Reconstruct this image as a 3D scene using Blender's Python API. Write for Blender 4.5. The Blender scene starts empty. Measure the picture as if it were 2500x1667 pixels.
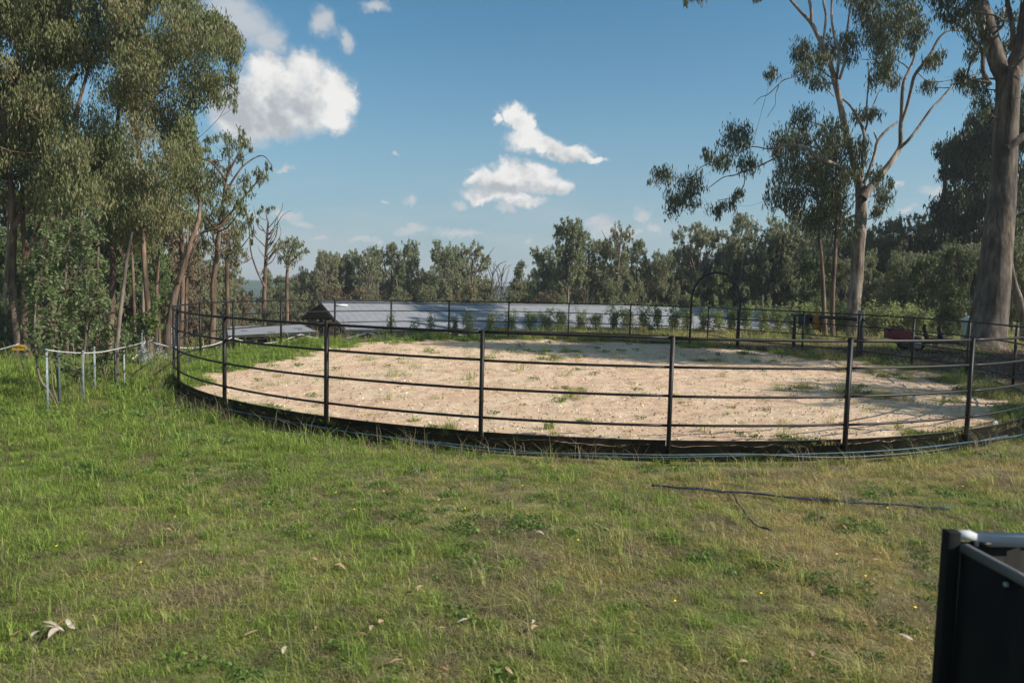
import bpy, math, random
import numpy as np
from mathutils import Vector, Matrix
R_ = math.radians
rng = np.random.default_rng(7)
random.seed(7)
sc = bpy.context.scene
COL = sc.collection

# ------------------------------------------------------------------ camera
F, PITCH, ROLL, EYE = 1812.9, 0.0742, 0.02446, 2.48
PXW, PXH = 2500.0, 1667.0
cp, sp, cr, sr = math.cos(PITCH), math.sin(PITCH), math.cos(ROLL), math.sin(ROLL)
FW = np.array([0, cp, -sp]); RT0 = np.array([1.0, 0, 0]); UP0 = np.array([0, sp, cp])
RV = cr*RT0 + sr*UP0; UV = -sr*RT0 + cr*UP0
CAM = np.array([0, 0, EYE])
cam = bpy.data.cameras.new('camera'); camo = bpy.data.objects.new('camera', cam); COL.objects.link(camo)
camo.matrix_world = Matrix([[RV[i], UV[i], -FW[i], CAM[i]] for i in range(3)] + [[0, 0, 0, 1]])
cam.sensor_width = 36; cam.lens = F/PXW*36; cam.clip_start = 0.1; cam.clip_end = 5000
cam.dof.use_dof = True; cam.dof.focus_distance = 16; cam.dof.aperture_fstop = 2.4
sc.camera = camo

# ------------------------------------------------------------------ sun, sky, exposure
SUN_EL = R_(34); SUN_H = np.array([0.956, -0.294])
sun = bpy.data.lights.new('sun', 'SUN'); suno = bpy.data.objects.new('sun', sun); COL.objects.link(suno)
sun.energy = 4.9; sun.angle = R_(0.53); sun.color = (1.0, 0.93, 0.83)
sd = Vector((SUN_H[0]*math.cos(SUN_EL), SUN_H[1]*math.cos(SUN_EL), math.sin(SUN_EL)))
suno.rotation_euler = sd.to_track_quat('Z', 'Y').to_euler()
suno.location = (40, -12, 40)
sc.view_settings.view_transform = 'Standard'; sc.view_settings.look = 'None'
sc.view_settings.exposure = 0.50; sc.view_settings.gamma = 1.0
sc.view_settings.use_curve_mapping = False
sc.render.engine = 'CYCLES'
cy = sc.cycles
cy.use_denoising = True; cy.max_bounces = 6; cy.diffuse_bounces = 3; cy.glossy_bounces = 2
cy.transmission_bounces = 4; cy.transparent_max_bounces = 6
cy.use_adaptive_sampling = True; cy.adaptive_threshold = 0.012

def ray(px, py):
    d = FW + (px-1250)/F*RV - (py-833.5)/F*UV
    return d
def at(px, py, D):
    return CAM + D*ray(px, py)

world = bpy.data.worlds.new('World'); sc.world = world; world.use_nodes = True
def build_world():
    nt = world.node_tree; N = nt.nodes; K = nt.links
    for n in list(N): N.remove(n)
    def nd(t, **kw):
        n = N.new(t)
        for k, v in kw.items(): setattr(n, k, v)
        return n
    def m(op, a, b=None, c=None, clamp=False):
        n = nd('ShaderNodeMath', operation=op, use_clamp=clamp)
        for i, v in enumerate((a, b, c)):
            if v is None: continue
            if isinstance(v, (int, float)): n.inputs[i].default_value = v
            else: K.new(v, n.inputs[i])
        return n.outputs[0]
    out = nd('ShaderNodeOutputWorld'); bg = nd('ShaderNodeBackground')
    sky = nd('ShaderNodeTexSky', sky_type='NISHITA'); sky.sun_disc = False
    sky.sun_elevation = SUN_EL; sky.sun_rotation = math.atan2(SUN_H[0], SUN_H[1])
    sky.air_density = 1.0; sky.dust_density = 1.2; sky.ozone_density = 1.6; sky.altitude = 60
    tc = nd('ShaderNodeTexCoord'); D = tc.outputs['Generated']
    sep = nd('ShaderNodeSeparateXYZ'); K.new(D, sep.inputs[0])
    az = m('ARCTAN2', sep.outputs[0], sep.outputs[1]); el = m('ARCSINE', sep.outputs[2])
    com = nd('ShaderNodeCombineXYZ'); K.new(az, com.inputs[0]); K.new(el, com.inputs[1])
    P = com.outputs[0]
    def noise(vec, scale, det, rough=0.55):
        n = nd('ShaderNodeTexNoise'); n.inputs['Scale'].default_value = scale; n.inputs['Detail'].default_value = det
        n.inputs['Roughness'].default_value = rough; K.new(vec, n.inputs['Vector']); return n
    # billowing edges: two octaves of warp
    n1 = noise(P, 21, 7, 0.6)
    w = nd('ShaderNodeVectorMath', operation='SUBTRACT'); K.new(n1.outputs['Color'], w.inputs[0]); w.inputs[1].default_value = (.5, .5, .5)
    wp = nd('ShaderNodeVectorMath', operation='MULTIPLY_ADD'); K.new(w.outputs[0], wp.inputs[0])
    wp.inputs[1].default_value = (0.040, 0.036, 0); K.new(P, wp.inputs[2])
    n1b = noise(P, 75, 4, 0.6); w2 = nd('ShaderNodeVectorMath', operation='SUBTRACT'); K.new(n1b.outputs['Color'], w2.inputs[0]); w2.inputs[1].default_value = (.5, .5, .5)
    wq = nd('ShaderNodeVectorMath', operation='MULTIPLY_ADD'); K.new(w2.outputs[0], wq.inputs[0]); wq.inputs[1].default_value = (0.022, 0.020, 0); K.new(wp.outputs[0], wq.inputs[2]); PW = wq.outputs[0]
    def ae(px, py):
        d = ray(px, py); d = d/np.linalg.norm(d)
        return math.atan2(d[0], d[1]), math.asin(d[2])
    def field(blobs, k):
        acc = None
        for b_ in blobs:
            if len(b_) == 5: a0, e0, ra, re = [R_(v) for v in b_[1:]]
            else:
                x, y, rx, ry = b_; a0, e0 = ae(x, y); a1, _ = ae(x+rx, y); _, e1 = ae(x, y-ry); ra, re = abs(a1-a0), abs(e1-e0)
            q = nd('ShaderNodeVectorMath', operation='MULTIPLY_ADD'); K.new(PW, q.inputs[0])
            q.inputs[1].default_value = (1/ra, 1/re, 0); q.inputs[2].default_value = (-a0/ra, -e0/re, 0)
            l = nd('ShaderNodeVectorMath', operation='LENGTH'); K.new(q.outputs[0], l.inputs[0])
            v = l.outputs['Value']
            acc = v if acc is None else m('SMOOTH_MIN', acc, v, k)
        return acc
    solid = [(690,215,48,44),(575,285,60,46),(640,305,105,36),(560,240,40,50),(645,165,48,45),(632,230,60,62),(743,176,62,54),(800,215,60,60),(838,245,38,50),(812,285,45,38),(720,265,90,62),
             (1212,290,15,17),(1252,283,28,32),(1276,305,34,40),(1285,345,50,34),(1335,360,54,26),(1385,372,54,23),(1430,384,38,12),
             (1240,408,34,24),(1206,430,52,30),(1275,432,68,34),(1335,445,58,30),(1368,452,34,20),(1165,442,28,18),
             (1188,476,58,19),(1258,488,70,18),(1240,445,60,34),(1310,430,46,24)]
    faint = [(480,1100,60,20),(1010,560,50,12),(1120,575,60,12),(1460,540,34,18),(2300,470,60,18),(600,60,80,55),(655,100,45,40),(560,30,75,50),(792,60,34,36),(846,96,22,28),(915,14,36,18),
             (640,300,110,42),(600,330,70,30),(1233,512,30,14),(1003,483,18,11),(935,490,9,6),(1122,500,24,11),(964,374,12,7),
             (694,413,24,9),(700,532,42,16),(738,545,30,10),(620,530,26,14),(776,578,34,9),(884,584,40,9),(925,590,16,6),
             (1478,562,36,24),(1570,528,24,18),(1540,575,30,12),(1600,560,30,12),(1290,588,12,8),(2180,448,18,9),(2212,513,26,12),(1567,537,18,9)]
    # unseen cumulus added to whiten the sky's fill light (degrees: azimuth, height, half sizes)
    off = [('a', -60, 22, 11, 6), ('a', -85, 38, 14, 8), ('a', -115, 20, 12, 6), ('a', -140, 45, 16, 9), ('a', -165, 18, 10, 5), ('a', 62, 30, 10, 6), ('a', 88, 16, 12, 5),
           ('a', 130, 48, 16, 9), ('a', 150, 22, 12, 6), ('a', 172, 36, 14, 8), ('a', -30, 58, 20, 9), ('a', 35, 64, 22, 8), ('a', -100, 66, 30, 9)]
    d1 = field(solid, 0.22); d2 = field(faint+off, 0.15)
    def ss(v, lo, hi):
        n = nd('ShaderNodeMapRange', interpolation_type='SMOOTHSTEP'); K.new(v, n.inputs[0])
        n.inputs[1].default_value = lo; n.inputs[2].default_value = hi; n.inputs[3].default_value = 1; n.inputs[4].default_value = 0
        return n.outputs[0]
    a1 = ss(d1, 0.60, 1.30)
    a2 = m('MULTIPLY', ss(d2, 0.25, 1.35), 0.82)
    # thin wisps everywhere low in the sky
    st = nd('ShaderNodeVectorMath', operation='MULTIPLY'); K.new(P, st.inputs[0]); st.inputs[1].default_value = (1, 4.5, 1)
    n3 = noise(st.outputs[0], 3.2, 6, 0.6)
    wis = m('MULTIPLY', ss(n3.outputs[0], 0.66, 0.38), 0.42)
    lowm = m('SUBTRACT', 1.0, ss(el, 0.03, 0.17))
    wis = m('MULTIPLY', wis, m('SUBTRACT', 1.0, lowm))
    alpha = m('MAXIMUM', a1, m('MAXIMUM', a2, wis))
    # shading inside the cloud bodies: billows plus greyer bases
    n2a = noise(P, 17, 6, 0.52)
    sh = nd('ShaderNodeVectorMath', operation='ADD'); K.new(P, sh.inputs[0]); sh.inputs[1].default_value = (0.008, 0.013, 0)
    n2b = noise(sh.outputs[0], 17, 6, 0.52)
    rel = m('SUBTRACT', n2a.outputs[0], n2b.outputs[0])
    grey = field([(630,310,170,60),(565,265,90,80),(700,255,60,40),(735,262,60,44),(600,80,150,80),(1210,462,85,24),(1340,396,90,18),(1330,458,60,16),(1240,505,100,18)], 0.3)
    g = ss(grey, 0.35, 1.35)
    br = m('SUBTRACT', m('MULTIPLY_ADD', rel, 2.1, 0.95), m('MULTIPLY', g, 0.42))
    br = m('MINIMUM', m('MAXIMUM', br, 0.42), 1.02)
    core = ss(d1, 1.0, 0.7)
    br2 = m('ADD', m('MULTIPLY', br, a1), m('MULTIPLY', m('SUBTRACT', 1.0, a1), 0.62))
    cc = nd('ShaderNodeMix', data_type='RGBA'); K.new(br2, cc.inputs[0])
    cc.inputs[6].default_value = (0.12, 0.19, 0.28, 1); cc.inputs[7].default_value = (0.93, 0.92, 0.90, 1)
    # sky brought to the photograph's white balance
    tint = nd('ShaderNodeVectorMath', operation='MULTIPLY'); K.new(sky.outputs[0], tint.inputs[0])
    tint.inputs[1].default_value = (SKY_T[0], SKY_T[1], SKY_T[2])
    hz = nd('ShaderNodeMix', data_type='RGBA'); hzf = m('MULTIPLY', m('POWER', ss(el, 0.0, 0.42), 1.6), 0.72); K.new(hzf, hz.inputs[0]); K.new(tint.outputs[0], hz.inputs[6])
    k_ = 1/(0.073*1.414); hz.inputs[7].default_value = (0.355*k_, 0.455*k_, 0.545*k_, 1)
    mx = nd('ShaderNodeMix', data_type='RGBA'); K.new(alpha, mx.inputs[0]); K.new(hz.outputs[2], mx.inputs[6])
    up = nd('ShaderNodeVectorMath', operation='SCALE'); K.new(cc.outputs[2], up.inputs[0]); up.inputs['Scale'].default_value = 0.97/(0.073*1.414)
    K.new(up.outputs[0], mx.inputs[7])
    K.new(mx.outputs[2], bg.inputs[0]); bg.inputs[1].default_value = 0.073
    K.new(bg.outputs[0], out.inputs[0])
    world.cycles.sampling_method = 'MANUAL'; world.cycles.sample_map_resolution = 256
SKY_T = (0.53, 1.05, 1.16)
build_world()

# ------------------------------------------------------------------ materials
MATS = {}
def mat(name, cols, scale=4, detail=4, rough=0.8, bump=0.0, bscale=None, metal=0.0, spec=0.3, stretch=(1, 1, 1), coord='Object', hard=0.0, mix2=None):
    """cols: two or three linear colours spread by noise."""
    m = bpy.data.materials.new(name); m.use_nodes = True; nt = m.node_tree; N = nt.nodes; K = nt.links
    b = N['Principled BSDF']; b.inputs['Roughness'].default_value = rough; b.inputs['Metallic'].default_value = metal
    b.inputs['Specular IOR Level'].default_value = spec
    if coord == 'World':
        g = N.new('ShaderNodeNewGeometry'); src = g.outputs['Position']
    else:
        g = N.new('ShaderNodeTexCoord'); src = g.outputs['Object']
    mp = N.new('ShaderNodeMapping'); mp.inputs['Scale'].default_value = stretch; K.new(src, mp.inputs[0])
    n = N.new('ShaderNodeTexNoise'); n.inputs['Scale'].default_value = scale; n.inputs['Detail'].default_value = detail; n.inputs['Roughness'].default_value = .62
    K.new(mp.outputs[0], n.inputs['Vector'])
    r = N.new('ShaderNodeValToRGB'); e = r.color_ramp.elements
    lo, hi = .33+hard*.12, .67-hard*.12
    e[0].position = lo; e[1].position = hi
    e[0].color = (*cols[0], 1); e[1].color = (*cols[-1], 1)
    if len(cols) == 3:
        x = e.new((lo+hi)/2); x.color = (*cols[1], 1)
    K.new(n.outputs[0], r.inputs[0]); K.new(r.outputs[0], b.inputs['Base Color'])
    if name.startswith('bark'):
        mq = N.new('ShaderNodeMapping'); mq.inputs['Scale'].default_value = (1, 1, .09); K.new(src, mq.inputs[0])
        nq = N.new('ShaderNodeTexNoise'); nq.inputs['Scale'].default_value = 7; nq.inputs['Detail'].default_value = 6; K.new(mq.outputs[0], nq.inputs['Vector'])
        rq = N.new('ShaderNodeValToRGB'); rq.color_ramp.elements[0].position = .38; rq.color_ramp.elements[1].position = .56; rq.color_ramp.elements[0].color = (.55, .50, .46, 1); rq.color_ramp.elements[1].color = (1.08, 1.05, 1.02, 1); K.new(nq.outputs[0], rq.inputs[0])
        xq = N.new('ShaderNodeMix'); xq.data_type = 'RGBA'; xq.blend_type = 'MULTIPLY'; xq.inputs[0].default_value = 1; K.new(r.outputs[0], xq.inputs[6]); K.new(rq.outputs[0], xq.inputs[7]); K.new(xq.outputs[2], b.inputs['Base Color'])
    if bump:
        n2 = N.new('ShaderNodeTexNoise'); n2.inputs['Scale'].default_value = bscale or scale*3; n2.inputs['Detail'].default_value = 5
        K.new(mp.outputs[0], n2.inputs['Vector'])
        bp = N.new('ShaderNodeBump'); bp.inputs['Strength'].default_value = 1; bp.inputs['Distance'].default_value = bump
        K.new(n2.outputs[0], bp.inputs['Height']); K.new(bp.outputs[0], b.inputs['Normal'])
    MATS[name] = m; return m

def leafmat(name, cols, trans=0.28, objvar=0.25, rough=0.55):
    m = bpy.data.materials.new(name); m.use_nodes = True; nt = m.node_tree; N = nt.nodes; K = nt.links
    b = N['Principled BSDF']; b.inputs['Roughness'].default_value = rough; b.inputs['Specular IOR Level'].default_value = 0.35
    g = N.new('ShaderNodeNewGeometry'); oi = N.new('ShaderNodeObjectInfo')
    n = N.new('ShaderNodeTexNoise'); n.inputs['Scale'].default_value = 0.55; n.inputs['Detail'].default_value = 2
    K.new(g.outputs['Position'], n.inputs['Vector'])
    a = N.new('ShaderNodeMath'); a.operation = 'MULTIPLY_ADD'; K.new(g.outputs['Random Per Island'], a.inputs[0]); a.inputs[1].default_value = 0.5
    a2 = N.new('ShaderNodeMath'); a2.operation = 'MULTIPLY_ADD'; K.new(n.outputs[0], a2.inputs[0]); a2.inputs[1].default_value = 1.0; a2.inputs[2].default_value = -0.27
    K.new(a2.outputs[0], a.inputs[2])
    c = N.new('ShaderNodeMath'); c.operation = 'MULTIPLY_ADD'; K.new(oi.outputs['Random'], c.inputs[0]); c.inputs[1].default_value = objvar; K.new(a.outputs[0], c.inputs[2])
    r = N.new('ShaderNodeValToRGB'); e = r.color_ramp.elements; e[0].position = 0; e[1].position = 1
    e[0].color = (*cols[0], 1); e[1].color = (*cols[-1], 1)
    for i, k in enumerate(cols[1:-1]):
        x = e.new((i+1)/(len(cols)-1)); x.color = (*k, 1)
    K.new(c.outputs[0], r.inputs[0]); K.new(r.outputs[0], b.inputs['Base Color'])
    t = N.new('ShaderNodeBsdfTranslucent'); K.new(r.outputs[0], t.inputs[0])
    mx = N.new('ShaderNodeMixShader'); mx.inputs[0].default_value = trans
    K.new(b.outputs[0], mx.inputs[1]); K.new(t.outputs[0], mx.inputs[2]); K.new(mx.outputs[0], N['Material Output'].inputs[0])
    MATS[name] = m; return m

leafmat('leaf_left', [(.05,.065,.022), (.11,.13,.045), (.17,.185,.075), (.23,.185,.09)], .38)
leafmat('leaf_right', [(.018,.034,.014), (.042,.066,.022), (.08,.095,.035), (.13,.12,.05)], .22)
leafmat('leaf_shade', [(.012,.022,.009), (.026,.042,.014), (.05,.066,.022)], .18)  # darker gum leaf: deep shade is put into its colour
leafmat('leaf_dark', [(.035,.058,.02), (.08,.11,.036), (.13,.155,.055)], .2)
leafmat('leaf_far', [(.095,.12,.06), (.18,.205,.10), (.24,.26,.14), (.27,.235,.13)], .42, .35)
leafmat('leaf_hedge', [(.13,.175,.06), (.26,.30,.11), (.38,.40,.18)], .4)
leafmat('leaf_sapling', [(.04,.07,.025), (.10,.14,.05), (.19,.215,.10)], .35)
leafmat('leaf_bright', [(.05,.085,.018), (.10,.15,.035), (.17,.21,.06)], .3)
leafmat('leaf_rust', [(.12,.10,.06), (.20,.155,.09), (.26,.20,.12)], .3)
mat('bark_pale', [(.11,.085,.068), (.24,.195,.16), (.34,.29,.245)], 1.9, 8, .85, .03, 9, stretch=(1, 1, .4), hard=.3)
mat('bark_brown', [(.05,.034,.025), (.14,.093,.068), (.23,.165,.125)], 2.6, 9, .9, .03, 10, stretch=(1, 1, .25))
mat('bark_grey', [(.05,.042,.035), (.115,.095,.078), (.20,.165,.135)], 1.5, 9, .9, .03, 8, stretch=(1, 1, .45), hard=.35)
mat('bark_twig', [(.11,.085,.065), (.19,.155,.125)], 5, 3, .9)
mat('steel_black', [(.009,.008,.008), (.018,.015,.015)], 9, 5, .5, .0006, 60, 0.0, .28)
mat('board_black', [(.012,.011,.011), (.032,.028,.025), (.05,.045,.038)], 2.5, 5, .6, .002, 30)
mat('steel_galv', [(.14,.16,.17), (.26,.29,.30)], 14, 4, .6, metal=.2)
mat('picket_green', [(.03,.05,.045), (.06,.085,.075)], 9, 3, .6)
mat('rope_white', [(.38,.37,.35), (.55,.54,.52)], 30, 3, .9)
mat('sign_yellow', [(.62,.33,.01), (.74,.42,.015)], 9, 3, .5)
mat('print_black', [(.02,.02,.02), (.03,.03,.03)], 9, 2, .6)
mat('roof_grey', [(.22,.225,.24), (.26,.26,.275)], 1.2, 7, .7, spec=.2)
mat('roof_stain', [(.05,.05,.05), (.1,.1,.1)], 9, 2, .8)
mat('shed_dark', [(.010,.010,.011), (.022,.021,.02)], 3, 4, .7)
mat('shed_wall', [(.03,.028,.025), (.07,.06,.05)], 2, 4, .8)
mat('timber_old', [(.035,.03,.026), (.08,.065,.052)], 5, 6, .9, .006, 30, stretch=(1, 1, .2))
mat('cloth_teal', [(.010,.018,.024), (.02,.035,.042)], 7, 3, .95)
mat('cloth_orange', [(.26,.10,.010), (.40,.17,.02)], 6, 4, .95, .01, 14)
mat('paint_red', [(.22,.03,.045), (.34,.06,.08)], 3, 5, .6)
mat('rubber', [(.012,.012,.012), (.022,.022,.022)], 9, 3, .85)
mat('rim_grey', [(.25,.25,.26), (.4,.4,.42)], 9, 3, .5)
mat('ramp_mesh', [(.10,.10,.11), (.18,.18,.2)], 9, 3, .5, metal=.5)
mat('tan_box', [(.30,.22,.13), (.42,.32,.2)], 6, 3, .8)
mat('pale_green', [(.33,.40,.36), (.45,.52,.48)], 4, 3, .7)
mat('white_metal', [(.68,.68,.67), (.8,.8,.79)], 6, 3, .4)
mat('hose_blue', [(.02,.06,.08), (.04,.11,.14)], 7, 3, .55)
mat('pipe_grey', [(.05,.055,.057), (.11,.115,.12)], 5, 3, .6)
mat('hose_black', [(.012,.014,.02), (.04,.05,.075)], 12, 4, .5)
mat('panel_charcoal', [(.008,.008,.007), (.013,.013,.012), (.032,.030,.026)], 2.2, 9, .75, spec=.12, stretch=(1, 1, .5))
mat('rail_silver', [(.34,.34,.355), (.46,.46,.475)], 5, 6, .65)
mat('rail_dull', [(.09,.09,.092), (.14,.14,.142)], 5, 6, .7)
mat('leaf_dry_tan', [(.30,.19,.11), (.44,.30,.19)], 20, 4, .75)
mat('leaf_dry_red', [(.24,.10,.055), (.36,.17,.10)], 20, 4, .75)
mat('leaf_dry_pale', [(.34,.27,.21), (.48,.40,.33)], 20, 4, .75)
mat('petal_yellow', [(.75,.48,.02), (.85,.6,.04)], 20, 2, .6)
mat('mound_brown', [(.13,.095,.075), (.25,.19,.15)], 2, 6, .95, .05, 6)
mat('net_grey', [(.22,.22,.22), (.42,.42,.41)], 9, 3, .6)
mat('brass', [(.4,.36,.26), (.65,.62,.55)], 9, 3, .35, metal=.6)

def zonemat():
    """ground: grass earth, dry grass and leaf-litter zones"""
    m = bpy.data.materials.new('ground'); m.use_nodes = True; nt = m.node_tree; N = nt.nodes; K = nt.links
    b = N['Principled BSDF']; b.inputs['Roughness'].default_value = .95; b.inputs['Specular IOR Level'].default_value = .1
    g = N.new('ShaderNodeNewGeometry'); P = g.outputs['Position']
    def noise(s, d, r=.6):
        n = N.new('ShaderNodeTexNoise'); n.inputs['Scale'].default_value = s; n.inputs['Detail'].default_value = d; n.inputs['Roughness'].default_value = r
        K.new(P, n.inputs['Vector']); return n.outputs[0]
    def ramp(v, ps):
        r = N.new('ShaderNodeValToRGB'); e = r.color_ramp.elements
        e[0].position = ps[0][0]; e[0].color = (*ps[0][1], 1); e[1].position = ps[-1][0]; e[1].color = (*ps[-1][1], 1)
        for p, c in ps[1:-1]:
            x = e.new(p); x.color = (*c, 1)
        K.new(v, r.inputs[0]); return r.outputs[0]
    def mix(f, a, c):
        x = N.new('ShaderNodeMix'); x.data_type = 'RGBA'; K.new(f, x.inputs[0]); K.new(a, x.inputs[6]); K.new(c, x.inputs[7]); return x.outputs[2]
    fine = noise(16, 8, .75); big = noise(.45, 4)
    green = ramp(fine, [(.32, (.06,.08,.022)), (.5, (.13,.16,.05)), (.68, (.22,.24,.09))])
    dry = ramp(fine, [(.32, (.11,.09,.04)), (.5, (.25,.205,.10)), (.68, (.38,.31,.17))])
    bf = ramp(big, [(.40, (0, 0, 0)), (.62, (1, 1, 1))])
    grass = mix(bf, green, dry)
    litter = ramp(noise(9, 8, .8), [(.36, (.022,.014,.010)), (.5, (.075,.045,.03)), (.66, (.20,.12,.08))])
    at_ = N.new('ShaderNodeAttribute'); at_.attribute_name = 'litter'
    c = mix(at_.outputs['Fac'], grass, litter)
    far = ramp(noise(.06, 6), [(.35, (.055,.085,.075)), (.65, (.09,.125,.105))])  # distant forest green with blue haze put into the colour
    a2 = N.new('ShaderNodeAttribute'); a2.attribute_name = 'forest'
    c = mix(a2.outputs['Fac'], c, far)
    K.new(c, b.inputs['Base Color'])
    bp = N.new('ShaderNodeBump'); bp.inputs['Distance'].default_value = .05; K.new(fine, bp.inputs['Height']); K.new(bp.outputs[0], b.inputs['Normal'])
    MATS['ground'] = m
zonemat()

def sandmat():
    m = bpy.data.materials.new('arena_sand'); m.use_nodes = True; nt = m.node_tree; N = nt.nodes; K = nt.links
    b = N['Principled BSDF']; b.inputs['Roughness'].default_value = .95; b.inputs['Specular IOR Level'].default_value = .1
    g = N.new('ShaderNodeNewGeometry'); P = g.outputs['Position']
    def noise(s, d, r=.6):
        n = N.new('ShaderNodeTexNoise'); n.inputs['Scale'].default_value = s; n.inputs['Detail'].default_value = d; n.inputs['Roughness'].default_value = r
        K.new(P, n.inputs['Vector']); return n.outputs[0]
    def ramp(v, ps):
        r = N.new('ShaderNodeValToRGB'); e = r.color_ramp.elements
        e[0].position = ps[0][0]; e[0].color = (*ps[0][1], 1); e[1].position = ps[-1][0]; e[1].color = (*ps[-1][1], 1)
        for p, c in ps[1:-1]:
            x = e.new(p); x.color = (*c, 1)
        K.new(v, r.inputs[0]); return r.outputs[0]
    def mix(f, a, c):
        x = N.new('ShaderNodeMix'); x.data_type = 'RGBA'; K.new(f, x.inputs[0]); K.new(a, x.inputs[6]); K.new(c, x.inputs[7]); return x.outputs[2]
    fine = noise(11, 9, .78); big = noise(.5, 5, .6)
    pink = ramp(fine, [(.30, (.34,.215,.14)), (.42, (.56,.385,.265)), (.66, (.67,.48,.345))])
    strw = ramp(fine, [(.30, (.40,.28,.17)), (.43, (.61,.455,.315)), (.66, (.74,.58,.42))])
    c = mix(ramp(big, [(.42, (0, 0, 0)), (.60, (1, 1, 1))]), pink, strw)
    pr = ramp(noise(2.1, 6, .7), [(.36, (.86, .82, .78)), (.50, (.97, .96, .94)), (.64, (1.03, 1.03, 1.03))]); pm = N.new('ShaderNodeMix'); pm.data_type = 'RGBA'; pm.blend_type = 'MULTIPLY'; pm.inputs[0].default_value = 1
    K.new(c, pm.inputs[6]); K.new(pr, pm.inputs[7]); c = pm.outputs[2]
    at_ = N.new('ShaderNodeAttribute'); at_.attribute_name = 'green'
    grass = ramp(noise(18, 8, .7), [(.32, (.04,.055,.018)), (.5, (.10,.125,.04)), (.68, (.24,.22,.11))])
    c = mix(at_.outputs['Fac'], c, grass)
    K.new(c, b.inputs['Base Color'])
    bp = N.new('ShaderNodeBump'); bp.inputs['Distance'].default_value = .045; K.new(fine, bp.inputs['Height']); K.new(bp.outputs[0], b.inputs['Normal'])
    MATS['arena_sand'] = m
sandmat()

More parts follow.
